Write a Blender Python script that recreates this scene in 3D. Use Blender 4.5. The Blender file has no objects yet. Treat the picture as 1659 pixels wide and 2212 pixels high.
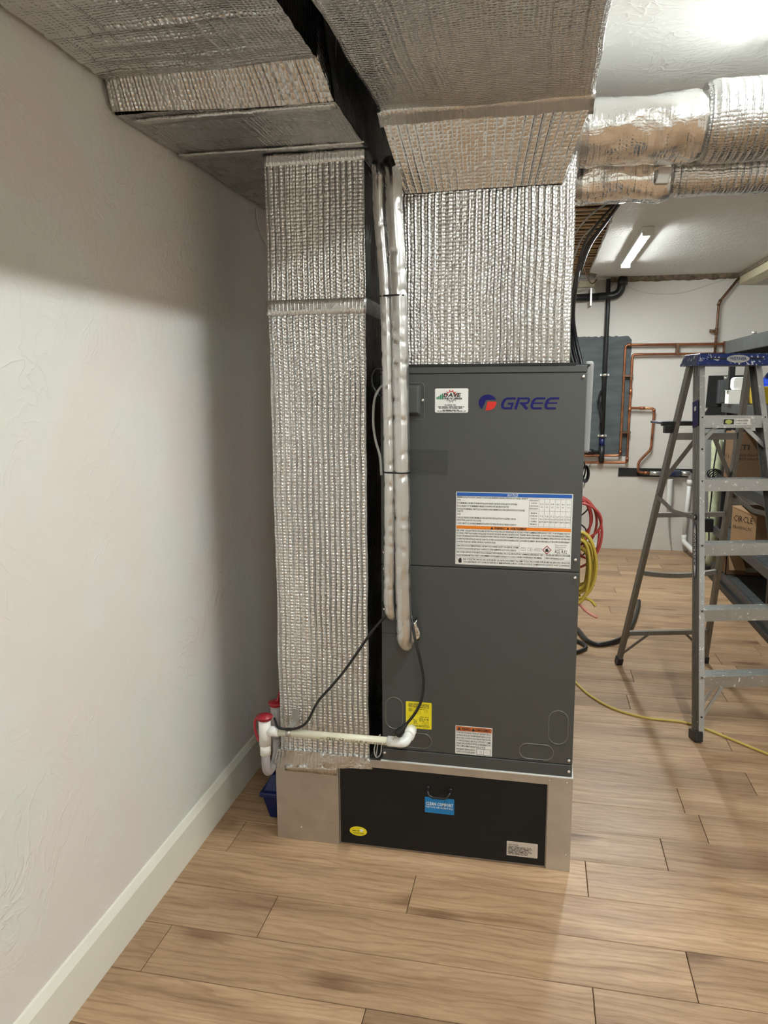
import bpy, bmesh, math, random
from mathutils import Vector, Matrix, noise
random.seed(7)
SC = bpy.context.scene
COL = SC.collection
V = Vector

# ------------------------------------------------------------------ camera, light, exposure
cam_d = bpy.data.cameras.new('camera')
cam = bpy.data.objects.new('camera', cam_d); COL.objects.link(cam)
cam_d.sensor_fit = 'VERTICAL'; cam_d.sensor_height = 36.0
cam_d.lens = 1626.6 / 2212 * 36.0
cam_d.clip_start = 0.05
pi_, ya_, ro_ = 0.161, 0.204, -0.0049
fw = V((-math.sin(ya_)*math.cos(pi_), math.cos(ya_)*math.cos(pi_), -math.sin(pi_)))
rt = V((math.cos(ya_), math.sin(ya_), 0)); up = rt.cross(fw)
r2 = rt*math.cos(ro_) + up*math.sin(ro_); u2 = -rt*math.sin(ro_) + up*math.cos(ro_)
M = Matrix((r2, u2, -fw)).transposed().to_4x4(); M.translation = V((0, -2.347, 1.58))
cam.matrix_world = M
SC.camera = cam
w = bpy.data.worlds.new('world'); SC.world = w; w.use_nodes = True
w.node_tree.nodes['Background'].inputs[0].default_value = (0.02, 0.02, 0.02, 1)
SC.view_settings.view_transform = 'Standard'; SC.view_settings.look = 'None'
SC.view_settings.gamma = 1.0; SC.view_settings.use_curve_mapping = False
SC.view_settings.exposure = 1.52
TUBE = 95.0          # radiance of the ceiling tubes

# ------------------------------------------------------------------ room dimensions (metres)
XW, XR, YB, YF, ZC = -1.144, 2.35, 5.354, -4.6, 2.62

# ------------------------------------------------------------------ materials
MATS = {}
def nt(name):
    m = bpy.data.materials.new(name); m.use_nodes = True
    t = m.node_tree; b = t.nodes['Principled BSDF']
    MATS[name] = m
    return m, t, b
def N(t, typ, **kw):
    n = t.nodes.new(typ)
    for k, v in kw.items():
        if k in n.inputs.keys(): n.inputs[k].default_value = v
        else: setattr(n, k, v)
    return n
def L(t, a, b): t.links.new(a, b)
def math_n(t, op, a, b=None):
    n = t.nodes.new('ShaderNodeMath'); n.operation = op
    for i, x in enumerate((a, b)):
        if x is None: continue
        if isinstance(x, (int, float)): n.inputs[i].default_value = x
        else: L(t, x, n.inputs[i])
    return n.outputs[0]
def ramp(t, fac, stops):
    r = t.nodes.new('ShaderNodeValToRGB'); L(t, fac, r.inputs[0])
    e = r.color_ramp.elements
    while len(e) < len(stops): e.new(0.5)
    for i, (p, c) in enumerate(stops):
        e[i].position = p; e[i].color = (*c, 1) if len(c) == 3 else c
    return r.outputs[0]
def mixc(t, fac, a, b, mode='MIX'):
    n = t.nodes.new('ShaderNodeMix'); n.data_type = 'RGBA'; n.blend_type = mode
    for i, x in ((0, fac), (6, a), (7, b)):
        if isinstance(x, (int, float)): n.inputs[i].default_value = x
        elif isinstance(x, tuple): n.inputs[i].default_value = (*x, 1)
        else: L(t, x, n.inputs[i])
    return n.outputs[2]
def mapping(t, src, scale, loc=None):
    n = t.nodes.new('ShaderNodeMapping'); L(t, src, n.inputs[0]); n.inputs['Scale'].default_value = scale
    if loc is not None: n.inputs['Location'].default_value = loc
    return n.outputs[0]
def noise_n(t, vec, scale, detail=3, rough=.5, dist=0.0):
    n = N(t, 'ShaderNodeTexNoise'); n.inputs['Scale'].default_value = scale
    n.inputs['Detail'].default_value = detail; n.inputs['Roughness'].default_value = rough
    n.inputs['Distortion'].default_value = dist
    if vec is not None: L(t, vec, n.inputs['Vector'])
    return n.outputs['Fac']
def bump_n(t, b, h, strength=.3, dist=.01):
    n = N(t, 'ShaderNodeBump'); n.inputs['Strength'].default_value = strength; n.inputs['Distance'].default_value = dist
    L(t, h, n.inputs['Height']); L(t, n.outputs[0], b.inputs['Normal'])
def pbr(name, col, rough=.5, metal=0.0, var=0.06, vscale=8.0, bump=0.0, bscale=60.0, spec=None, rvar=0.0, scale3=None):
    """plain surface with a little procedural unevenness"""
    if name in MATS: return MATS[name]
    m, t, b = nt(name)
    co = t.nodes.new('ShaderNodeTexCoord').outputs['Object']
    if scale3: co = mapping(t, co, scale3)
    f = noise_n(t, co, vscale, 4)
    lo = tuple(c*(1-var) for c in col); hi = tuple(min(1, c*(1+var)) for c in col)
    L(t, ramp(t, f, [(.3, lo), (.7, hi)]), b.inputs['Base Color'])
    b.inputs['Metallic'].default_value = metal
    if rvar:
        L(t, ramp(t, noise_n(t, co, vscale*2.3, 3), [(.3, (rough-rvar,)*3), (.7, (rough+rvar,)*3)]), b.inputs['Roughness'])
    else: b.inputs['Roughness'].default_value = rough
    if spec is not None: b.inputs['Specular IOR Level'].default_value = spec
    if bump: bump_n(t, b, noise_n(t, co, bscale, 3), bump, .004)
    return m

def plaster(name, col, tint=True, strokes=1.0):
    m, t, b = nt(name)
    co = t.nodes.new('ShaderNodeTexCoord').outputs['Object']
    f = noise_n(t, co, 2.2, 3, .55)
    a = tuple(c*.97 for c in col)
    if tint:
        p = (col[0]*1.02, col[1]*.965, col[2]*.955); g = (col[0]*.965, col[1]*1.0, col[2]*.98)
        L(t, ramp(t, f, [(.42, p), (.5, col), (.58, g)]), b.inputs['Base Color'])
    else: L(t, ramp(t, f, [(.35, a), (.65, col)]), b.inputs['Base Color'])
    b.inputs['Roughness'].default_value = .55
    sw = noise_n(t, co, 5.5, 2, .5, 2.4)
    ridg = math_n(t, 'POWER', math_n(t, 'SUBTRACT', 1.0, math_n(t, 'ABSOLUTE', math_n(t, 'MULTIPLY', math_n(t, 'SUBTRACT', sw, .5), 5.0))), 9.0)
    sw2 = noise_n(t, co, 13.0, 3, .55, 3.0)
    fine = noise_n(t, co, 70.0, 2)
    h = math_n(t, 'ADD', math_n(t, 'MULTIPLY', math_n(t, 'MULTIPLY', math_n(t, 'MAXIMUM', ridg, 0.0), ramp(t, noise_n(t, co, 3.1, 2), [(.40, (.1, .1, .1)), (.62, (1, 1, 1))])), .42*strokes), math_n(t, 'ADD', math_n(t, 'MULTIPLY', sw2, .62*strokes), math_n(t, 'MULTIPLY', fine, .03)))
    bump_n(t, b, h, .42, .0075)
    return m

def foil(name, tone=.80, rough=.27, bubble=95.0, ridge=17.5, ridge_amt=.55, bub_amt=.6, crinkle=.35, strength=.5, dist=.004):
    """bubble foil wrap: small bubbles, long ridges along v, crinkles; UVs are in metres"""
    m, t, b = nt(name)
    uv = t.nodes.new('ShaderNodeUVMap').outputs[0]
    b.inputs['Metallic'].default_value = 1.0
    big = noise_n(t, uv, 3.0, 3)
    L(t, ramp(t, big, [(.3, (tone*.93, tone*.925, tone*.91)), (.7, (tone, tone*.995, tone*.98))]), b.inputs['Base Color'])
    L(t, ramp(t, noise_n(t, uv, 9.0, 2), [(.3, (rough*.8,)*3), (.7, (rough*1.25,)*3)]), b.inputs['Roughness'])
    v = N(t, 'ShaderNodeTexVoronoi'); v.voronoi_dimensions = '2D'; v.feature = 'F1'
    v.inputs['Scale'].default_value = bubble; v.inputs['Randomness'].default_value = .35
    L(t, uv, v.inputs['Vector'])
    bub = math_n(t, 'SUBTRACT', 1.0, math_n(t, 'POWER', v.outputs['Distance'], 1.5))
    wv = N(t, 'ShaderNodeTexWave'); wv.wave_type = 'BANDS'; wv.bands_direction = 'X'
    wv.inputs['Scale'].default_value = ridge; wv.inputs['Distortion'].default_value = 1.6
    wv.inputs['Detail'].default_value = 2.0; wv.inputs['Detail Scale'].default_value = 1.3
    L(t, mapping(t, uv, (1, .12, 1)), wv.inputs['Vector'])
    rd = math_n(t, 'POWER', wv.outputs['Fac'], 6.0)
    rd = math_n(t, 'MULTIPLY', rd, ramp(t, noise_n(t, mapping(t, uv, (7, .9, 1)), 1.0, 2), [(.35, (.25, .25, .25)), (.6, (1, 1, 1))]))
    cr = noise_n(t, uv, 26.0, 3, .6, 1.5)
    cr2 = noise_n(t, mapping(t, uv, (1, .45, 1)), 6.0, 2, .5, .6)
    h = math_n(t, 'ADD', math_n(t, 'ADD', math_n(t, 'MULTIPLY', bub, bub_amt), math_n(t, 'MULTIPLY', rd, ridge_amt)),
               math_n(t, 'ADD', math_n(t, 'MULTIPLY', cr, crinkle), math_n(t, 'MULTIPLY', cr2, crinkle*2.2)))
    bump_n(t, b, h, strength, dist)
    return m

def wood_floor():
    m, t, b = nt('plank_wood')
    co = t.nodes.new('ShaderNodeTexCoord').outputs['Object']
    oi = t.nodes.new('ShaderNodeObjectInfo').outputs['Random']
    off = t.nodes.new('ShaderNodeCombineXYZ')
    L(t, math_n(t, 'MULTIPLY', oi, 37.0), off.inputs[0]); L(t, math_n(t, 'MULTIPLY', oi, 91.0), off.inputs[1])
    ad = t.nodes.new('ShaderNodeVectorMath'); ad.operation = 'ADD'; L(t, co, ad.inputs[0]); L(t, off.outputs[0], ad.inputs[1])
    p = ad.outputs[0]
    broad = noise_n(t, mapping(t, p, (1.3, 7.0, 1)), 1.0, 3, .55, .7)
    rings = N(t, 'ShaderNodeTexWave'); rings.wave_type = 'BANDS'; rings.bands_direction = 'Y'
    rings.inputs['Scale'].default_value = 2.6; rings.inputs['Distortion'].default_value = 13.0
    rings.inputs['Detail'].default_value = 3.0; rings.inputs['Detail Scale'].default_value = .9
    L(t, mapping(t, p, (1.3, 5.0, 1)), rings.inputs['Vector'])
    grain = noise_n(t, mapping(t, p, (14.0, 130.0, 1)), 1.0, 3, .65)
    grain2 = noise_n(t, mapping(t, p, (2.5, 42.0, 1)), 1.0, 4, .6, .3)
    c = ramp(t, broad, [(.30, (.34, .215, .125)), (.52, (.475, .315, .190)), (.72, (.57, .395, .250))])
    streak = ramp(t, grain2, [(.33, (.62, .58, .55)), (.5, (1, 1, 1)), (.75, (1.0, 1.0, 1.0))])
    c = mixc(t, .55, c, streak, 'MULTIPLY')
    c = mixc(t, .38, c, ramp(t, rings.outputs['Fac'], [(.05, (.60, .54, .50)), (.35, (1, 1, 1)), (1, (1.0, 1.0, 1.0))]), 'MULTIPLY')
    c = mixc(t, .38, c, ramp(t, grain, [(.36, (.66, .63, .60)), (.56, (1, 1, 1))]), 'MULTIPLY')
    knot = N(t, 'ShaderNodeTexVoronoi'); knot.voronoi_dimensions = '2D'; knot.inputs['Scale'].default_value = 1.0
    L(t, mapping(t, p, (1.0, 2.6, 1)), knot.inputs['Vector'])
    kd = math_n(t, 'ADD', knot.outputs['Distance'], math_n(t, 'MULTIPLY', math_n(t, 'SUBTRACT', grain2, .5), .16))
    c = mixc(t, .9, c, ramp(t, kd, [(.0, (.45, .38, .33)), (.045, (.62, .56, .52)), (.11, (1, 1, 1))]), 'MULTIPLY')
    tone = ramp(t, oi, [(.0, (.78, .76, .745)), (.5, (.96, .945, .92)), (1.0, (1.08, 1.05, 1.01))])
    c = mixc(t, 1.0, c, tone, 'MULTIPLY')
    L(t, c, b.inputs['Base Color'])
    L(t, ramp(t, grain2, [(.3, (.46,)*3), (.7, (.36,)*3)]), b.inputs['Roughness'])
    b.inputs['Specular IOR Level'].default_value = .4
    bump_n(t, b, math_n(t, 'ADD', math_n(t, 'MULTIPLY', grain2, .5), math_n(t, 'MULTIPLY', grain, .3)), .25, .0012)
    return m

def emis(name, col, s):
    m, t, b = nt(name)
    co = t.nodes.new('ShaderNodeTexCoord').outputs['Object']
    b.inputs['Base Color'].default_value = (*col, 1)
    b.inputs['Emission Color'].default_value = (*col, 1); b.inputs['Emission Strength'].default_value = s
    return m

def scuffed_metal(name, col, rough, sp=(.75, .75, .73), amt=.60, scale3=(1, 1, 1)):
    m, t, b = nt(name)
    co = t.nodes.new('ShaderNodeTexCoord').outputs['Object']
    f = noise_n(t, mapping(t, co, scale3), 9.0, 4, .6)
    c = ramp(t, f, [(.3, tuple(x*.82 for x in col)), (.7, col)])
    sp_f = ramp(t, noise_n(t, co, 55.0, 3, .6, .4), [(amt, (0, 0, 0)), (amt+.03, (1, 1, 1))])
    L(t, mixc(t, sp_f, c, sp), b.inputs['Base Color'])
    L(t, math_n(t, 'MULTIPLY', math_n(t, 'SUBTRACT', 1.0, sp_f), .9), b.inputs['Metallic'])
    L(t, ramp(t, f, [(.3, (rough*1.2,)*3), (.7, (rough*.85,)*3)]), b.inputs['Roughness'])
    return m

M_wall = plaster('wall_plaster', (.715, .705, .675))
M_wallb = plaster('back_wall_paint', (.66, .63, .585), False, .35)
M_ceil = plaster('ceiling_plaster', (.66, .655, .63), False, 1.6)
M_base = pbr('baseboard_paint', (.78, .765, .67), .38, var=.02)
M_floor = wood_floor()
M_gap = pbr('floor_underlay', (.05, .035, .025), .9)
M_foilA = foil('foil_return', tone=.72, rough=.30, ridge_amt=1.5, bub_amt=.7, crinkle=.35, strength=1.0, dist=.006)
M_foilB = foil('foil_supply', tone=.64, rough=.24, ridge=15.5, ridge_amt=.8, bub_amt=.55, strength=.9, dist=.005)
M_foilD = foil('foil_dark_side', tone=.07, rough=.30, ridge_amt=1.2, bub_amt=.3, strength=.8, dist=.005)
M_foilT = foil('foil_trunk', tone=.74, rough=.18, ridge=9.0, ridge_amt=.5, bub_amt=.6, strength=.85, dist=.005)
M_foilN = foil('foil_plain', tone=.60, rough=.27, ridge=14.0, ridge_amt=.35, bub_amt=.8, strength=.9, dist=.006)
M_foilP = foil('foil_pipe', tone=.66, rough=.30, bub_amt=.0, ridge_amt=.25, ridge=30.0, crinkle=.3, strength=.4)
M_foilS = foil('foil_sleeve', tone=.84, rough=.18, bub_amt=.25, ridge_amt=.2, crinkle=.8, strength=.7)
M_tape = foil('foil_tape', tone=.66, rough=.28, bub_amt=.05, ridge_amt=.25, ridge=25.0, crinkle=.9, strength=.8)
M_galv = pbr('galvanised_steel', (.56, .545, .52), .36, .9, var=.08, vscale=14, rvar=.05)
M_cab = pbr('cabinet_grey', (.060, .062, .059), .42, var=.03, vscale=3, bump=.03, bscale=400)
M_cab2 = pbr('cabinet_light_grey', (.22, .22, .215), .45, var=.04)
M_seam = pbr('seam_dark', (.012, .012, .012), .6)
M_screw = pbr('screw_zinc', (.8, .8, .78), .25, .9)
M_emb = pbr('embossed_edge', (.20, .20, .19), .3, .5)
M_door = pbr('filter_door_black', (.0075, .0075, .0072), .5, var=.2, vscale=5, spec=.3, bump=.04, bscale=200)
M_blk = pbr('black_rubber', (.010, .010, .011), .38, var=.2)
M_blkm = pbr('black_matte', (.012, .012, .012), .75, var=.2)
M_white = pbr('sticker_white', (.80, .80, .78), .4, var=.02)
M_ink = pbr('ink_black', (.02, .02, .02), .5)
M_inkg = pbr('ink_grey', (.20, .20, .20), .5)
M_inkd = pbr('ink_faded', (.045, .045, .042), .45)
M_blue = pbr('ink_notice_blue', (.010, .10, .42), .4)
M_orange = pbr('ink_warning_orange', (.78, .21, .01), .4)
M_orange2 = pbr('ink_warning_rust', (.52, .13, .03), .4)
M_red = pbr('ink_red', (.55, .03, .022), .5, spec=.25)
M_navy = pbr('ink_logo_blue', (.007, .005, .105), .5, spec=.25)
M_green = pbr('ink_green', (.02, .25, .10), .4)
M_yel = pbr('sticker_yellow', (.80, .68, .015), .4)
M_cyan = pbr('sticker_blue', (.008, .19, .48), .35)
M_diam = pbr('ink_maroon', (.32, .02, .05), .4)
M_tan = pbr('sticker_tan', (.55, .48, .42), .45)
M_pvc = pbr('pvc_white', (.82, .82, .79), .3, var=.02)
M_pvcp = pbr('pvc_cream', (.74, .71, .56), .32, var=.05, scale3=(3, 30, 30))
M_pvcg = pbr('pvc_clear_grey', (.36, .33, .33), .3, var=.08)
M_rcap = pbr('red_cap', (.33, .012, .025), .35)
M_bluep = pbr('blue_plastic', (.004, .011, .085), .4)
M_copper = pbr('copper', (.40, .165, .085), .36, .8, var=.4, vscale=9)
M_copper2 = pbr('tarnished_copper', (.19, .105, .065), .45, .7, var=.35, vscale=25)
M_bpipe = pbr('black_abs', (.015, .016, .018), .35, var=.2)
M_mem = pbr('grey_membrane', (.080, .097, .102), .7, var=.28, vscale=7, bump=.4, bscale=22, scale3=(.6, 1, 2.2))
M_alu = scuffed_metal('ladder_aluminium', (.52, .53, .53), .36, amt=.63)
M_alud = scuffed_metal('ladder_dull_aluminium', (.23, .22, .20), .42, amt=.72, scale3=(12, 12, .6))
M_lblue = scuffed_metal('ladder_blue', (.005, .022, .14), .35, sp=(.55, .57, .62), amt=.60)
for k in ('ladder_blue',):   # plastic, not metal
    tt = MATS[k].node_tree
    for l in list(tt.links):
        if l.to_socket.name == 'Metallic': tt.links.remove(l)
M_ydk = pbr('cord_yellow', (.60, .45, .10), .45)
M_ycoil = pbr('cable_yellow', (.46, .34, .05), .42)
M_pex = pbr('pex_red', (.40, .055, .05), .35)
M_pink = pbr('cable_pink', (.55, .24, .20), .45)
M_grayc = pbr('cable_grey', (.38, .38, .36), .45)
M_card = pbr('cardboard', (.36, .22, .115), .75, var=.10, vscale=6)
M_cardd = pbr('cardboard_dark', (.17, .095, .045), .75, var=.10, vscale=6)
M_cin = pbr('card_ink', (.025, .014, .010), .7)
M_rack = pbr('rack_steel', (.055, .058, .058), .5, .3, var=.15)
M_rackb = pbr('rack_black', (.014, .014, .014), .5, .2, var=.15)
M_deck = pbr('rack_deck', (.10, .11, .11), .45, .5, var=.35, vscale=12)
M_lath = pbr('old_wood', (.40, .27, .14), .8, var=.3, vscale=10, scale3=(1, 8, 8))
M_joist = pbr('dark_wood', (.12, .075, .04), .85, var=.3, vscale=10)
M_brick = pbr('brown_rubble', (.20, .12, .075), .9, var=.4, vscale=18)
M_beam = pbr('cream_wood', (.58, .52, .36), .5, var=.06)
M_rot = pbr('crumbled_edge', (.17, .13, .09), .9, var=.5, vscale=30, bump=.6, bscale=60)
M_greyp = pbr('grey_panel', (.24, .24, .235), .6, var=.05)
M_wrap = pbr('pale_green_plastic', (.58, .62, .42), .25, var=.15, vscale=20, bump=.4, bscale=35)
M_ybin = pbr('yellow_plastic', (.60, .40, .02), .4)
M_ytag = pbr('yellow_paper', (.85, .78, .02), .5)
M_hat = pbr('blue_gloss', (.01, .05, .45), .25)
M_lamp = emis('lamp_diffuser', (.945, 1.0, .975), TUBE)
M_lampb = pbr('lamp_housing', (.70, .70, .68), .45)
M_conn = pbr('valve_steel', (.55, .55, .53), .35, .8)
M_valve = pbr('valve_body', (.03, .035, .06), .4)

# ------------------------------------------------------------------ builders
def wloc(o):
    p = V((0, 0, 0))
    while o is not None:
        p = p + o.location; o = o.parent
    return p
def obj(name, bm, mat, parent=None, smooth=False, bevel=0.0, seg=2, ang=40, origin=None):
    off = wloc(parent)
    if origin is not None: off = V(origin)
    bmesh.ops.translate(bm, verts=bm.verts, vec=-off)
    if smooth:
        for f in bm.faces: f.smooth = True
    bm.normal_update()
    me = bpy.data.meshes.new(name); bm.to_mesh(me); bm.free()
    me.materials.append(mat)
    o = bpy.data.objects.new(name, me); COL.objects.link(o)
    if parent is not None: o.parent = parent
    if origin is not None: o.location = V(origin) - wloc(parent)
    if bevel:
        md = o.modifiers.new('bevel', 'BEVEL'); md.width = bevel; md.segments = seg
        md.limit_method = 'ANGLE'; md.angle_limit = math.radians(ang)
    return o
def tag(o, label, cat, group=None):
    o['label'] = label; o['category'] = cat
    if group: o['group'] = group
    return o
def thing(name, loc, label, cat, group=None):
    o = bpy.data.objects.new(name, None); COL.objects.link(o); o.location = loc
    o.empty_display_size = .1
    return tag(o, label, cat, group)
def struct(name, bm, mat, **k):
    o = obj(name, bm, mat, **k); o['kind'] = 'structure'; return o
def B(): return bmesh.new()
def box(bm, x0, x1, y0, y1, z0, z1):
    vs = [bm.verts.new(p) for p in ((x0,y0,z0),(x1,y0,z0),(x1,y1,z0),(x0,y1,z0),(x0,y0,z1),(x1,y0,z1),(x1,y1,z1),(x0,y1,z1))]
    for f in ((0,3,2,1),(4,5,6,7),(0,1,5,4),(1,2,6,5),(2,3,7,6),(3,0,4,7)): bm.faces.new([vs[i] for i in f])
    return bm
def hexa(bm, c):
    vs = [bm.verts.new(p) for p in c]
    for f in ((0,3,2,1),(4,5,6,7),(0,1,5,4),(1,2,6,5),(2,3,7,6),(3,0,4,7)): bm.faces.new([vs[i] for i in f])
    return bm
def bar(bm, p, q, side, w, h):
    """rectangular bar from p to q; w across 'side', h across the third axis"""
    p, q = V(p), V(q); d = (q-p).normalized(); s = V(side); s = (s - d*s.dot(d)).normalized(); n = d.cross(s)
    a, c = s*w/2, n*h/2
    return hexa(bm, [p-a-c, p+a-c, p+a+c, p-a+c, q-a-c, q+a-c, q+a+c, q-a+c])
def smooth_path(pts, n=8):
    pts = [V(p) for p in pts]; out = []
    for i in range(len(pts)-1):
        p0 = pts[max(i-1, 0)]; p1 = pts[i]; p2 = pts[i+1]; p3 = pts[min(i+2, len(pts)-1)]
        for k in range(n):
            s = k/n
            out.append(.5*((2*p1)+(p2-p0)*s+(2*p0-5*p1+4*p2-p3)*s*s+(3*p1-p0-3*p2+p3)*s**3))
    out.append(pts[-1]); return out
def fillet(pts, r, n=5):
    pts = [V(p) for p in pts]; out = [pts[0]]
    for i in range(1, len(pts)-1):
        a, b, c = pts[i-1], pts[i], pts[i+1]
        d1 = (a-b).normalized(); d2 = (c-b).normalized(); rr = min(r, (a-b).length*.49, (c-b).length*.49)
        s, e = b+d1*rr, b+d2*rr
        for k in range(n+1):
            u = k/n; out.append((1-u)**2*s+2*u*(1-u)*b+u*u*e)
    out.append(pts[-1]); return out
def tube(bm, pts, r, n=10, caps=True, uv=None):
    pts = [V(p) for p in pts]; rs = r if isinstance(r, (list, tuple)) else [r]*len(pts)
    t0 = (pts[1]-pts[0]).normalized(); a = V((0, 0, 1)) if abs(t0.z) < .9 else V((1, 0, 0))
    nx = t0.cross(a).normalized(); rings = []; ln = [0.0]
    for i, p in enumerate(pts):
        if i == 0: t = t0
        elif i == len(pts)-1: t = (pts[i]-pts[i-1]).normalized()
        else: t = ((pts[i+1]-p).normalized()+(p-pts[i-1]).normalized()).normalized()
        if i: ln.append(ln[-1]+(p-pts[i-1]).length)
        nx = (nx - t*nx.dot(t)).normalized(); ny = t.cross(nx)
        rings.append([bm.verts.new(p+(nx*math.cos(2*math.pi*k/n)+ny*math.sin(2*math.pi*k/n))*(rs[i](k, ln[-1]) if callable(rs[i]) else rs[i])) for k in range(n)])
    lay = bm.loops.layers.uv.verify() if uv else None
    for i in range(len(rings)-1):
        for k in range(n):
            f = bm.faces.new((rings[i][k], rings[i][(k+1) % n], rings[i+1][(k+1) % n], rings[i+1][k])); f.smooth = True
            if uv:
                for lp, (a_, b_) in zip(f.loops, ((k, i), (k+1, i), (k+1, i+1), (k, i+1))): lp[lay].uv = (a_/n*uv, ln[b_])
    if caps: bm.faces.new(rings[0][::-1]); bm.faces.new(rings[-1])
    return bm
def cyl(bm, p, q, r, r1=None, n=16): return tube(bm, [p, q], [r, r if r1 is None else r1], n)
def lathe(bm, prof, c, axis='z', n=20):
    c = V(c); rings = []
    for (r, h) in prof:
        ring = []
        for k in range(n):
            a = 2*math.pi*k/n; x, y = r*math.cos(a), r*math.sin(a)
            ring.append(bm.verts.new(c+(V((x, y, h)) if axis == 'z' else V((x, h, y)) if axis == 'y' else V((h, x, y)))))
        rings.append(ring)
    for i in range(len(rings)-1):
        for k in range(n):
            f = bm.faces.new((rings[i][k], rings[i][(k+1) % n], rings[i+1][(k+1) % n], rings[i+1][k])); f.smooth = True
    bm.faces.new(rings[0][::-1]); bm.faces.new(rings[-1])
    bmesh.ops.recalc_face_normals(bm, faces=bm.faces)
    return bm
def rrect(x0, x1, z0, z1, r, n=5):
    out = []
    for cx, cz, a0 in ((x1-r, z1-r, 0), (x0+r, z1-r, 90), (x0+r, z0+r, 180), (x1-r, z0+r, 270)):
        for k in range(n+1):
            a = math.radians(a0+90*k/n); out.append((cx+r*math.cos(a), cz+r*math.sin(a)))
    return out
def prism(bm, pts, y0, y1):
    """polygon in x,z extruded from y0 (front) to y1"""
    a = [bm.verts.new((x, y0, z)) for x, z in pts]; b = [bm.verts.new((x, y1, z)) for x, z in pts]
    n = len(pts)
    bm.faces.new(a); bm.faces.new(b[::-1])
    for i in range(n): bm.faces.new((a[i], b[i], b[(i+1) % n], a[(i+1) % n]))
    bmesh.ops.recalc_face_normals(bm, faces=bm.faces)
    return bm
def flat(bm, pts, y):
    bm.faces.new([bm.verts.new((x, y, z)) for x, z in pts]); return bm
def rect(bm, x0, x1, z0, z1, y): return flat(bm, [(x0, z0), (x1, z0), (x1, z1), (x0, z1)], y)
def ribbon(bm, pts, wd, y, closed=False):
    pts = [V((p[0], p[1])) for p in pts]; n = len(pts); lf, rg = [], []
    for i, p in enumerate(pts):
        a = pts[i-1] if i else (pts[-1] if closed else None); c = pts[i+1] if i < n-1 else (pts[0] if closed else None)
        d1 = (p-a).normalized() if a is not None else (c-p).normalized(); d2 = (c-p).normalized() if c is not None else d1
        t = (d1+d2).normalized(); m = V((-t.y, t.x)); k = wd/2/max(.4, m.dot(V((-d1.y, d1.x))))
        lf.append(bm.verts.new((p.x+m.x*k, y, p.y+m.y*k))); rg.append(bm.verts.new((p.x-m.x*k, y, p.y-m.y*k)))
    for i in range(n if closed else n-1): bm.faces.new((lf[i], rg[i], rg[(i+1) % n], lf[(i+1) % n]))
    return bm
GLY = {}
def glyphs(s, bold):
    key = (s, bold)
    if key not in GLY:
        cu = bpy.data.curves.new('txt', 'FONT'); cu.body = s; cu.resolution_u = 1; cu.offset = bold
        ob = bpy.data.objects.new('txt', cu); COL.objects.link(ob)
        me = bpy.data.meshes.new_from_object(ob.evaluated_get(bpy.context.evaluated_depsgraph_get()))
        vs = [(v.co.x, v.co.y) for v in me.vertices]; fs = [tuple(p.vertices) for p in me.polygons]
        bpy.data.objects.remove(ob); bpy.data.curves.remove(cu); bpy.data.meshes.remove(me)
        GLY[key] = (vs, fs)
    return GLY[key]
def text(bm, s, x0, z0, h, width=None, shear=0.0, bold=0.0, fn=None, y=0.0, center=None):
    """lettering of cap height h with its baseline at z0; fn(x,z) maps to a point (default: the x,z plane at y)"""
    vs, fs = glyphs(s, bold)
    if not vs: return bm
    xa = min(v[0] for v in vs); xb = max(v[0] for v in vs); k = h/.69; kx = k
    if width: kx = width/(xb-xa)
    if center is not None: x0 = center-(xb-xa)*kx/2
    nv = []
    for vx, vy in vs:
        X = x0+(vx-xa)*kx+vy*k*shear; Z = z0+vy*k
        nv.append(bm.verts.new(fn(X, Z) if fn else (X, y, Z)))
    for f in fs:
        try: bm.faces.new([nv[i] for i in f])
        except ValueError: pass
    return bm
def greek(bm, x0, x1, z, h, y, rng, fill=.9):
    """a line of print too small to read: word-shaped dashes"""
    x = x0
    while x < x1:
        wd = min(rng.uniform(2.0, 7.0)*h, x1-x); rect(bm, x, x+wd*fill, z, z+h*.7, y); x += wd+h*.5
    return bm

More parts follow.
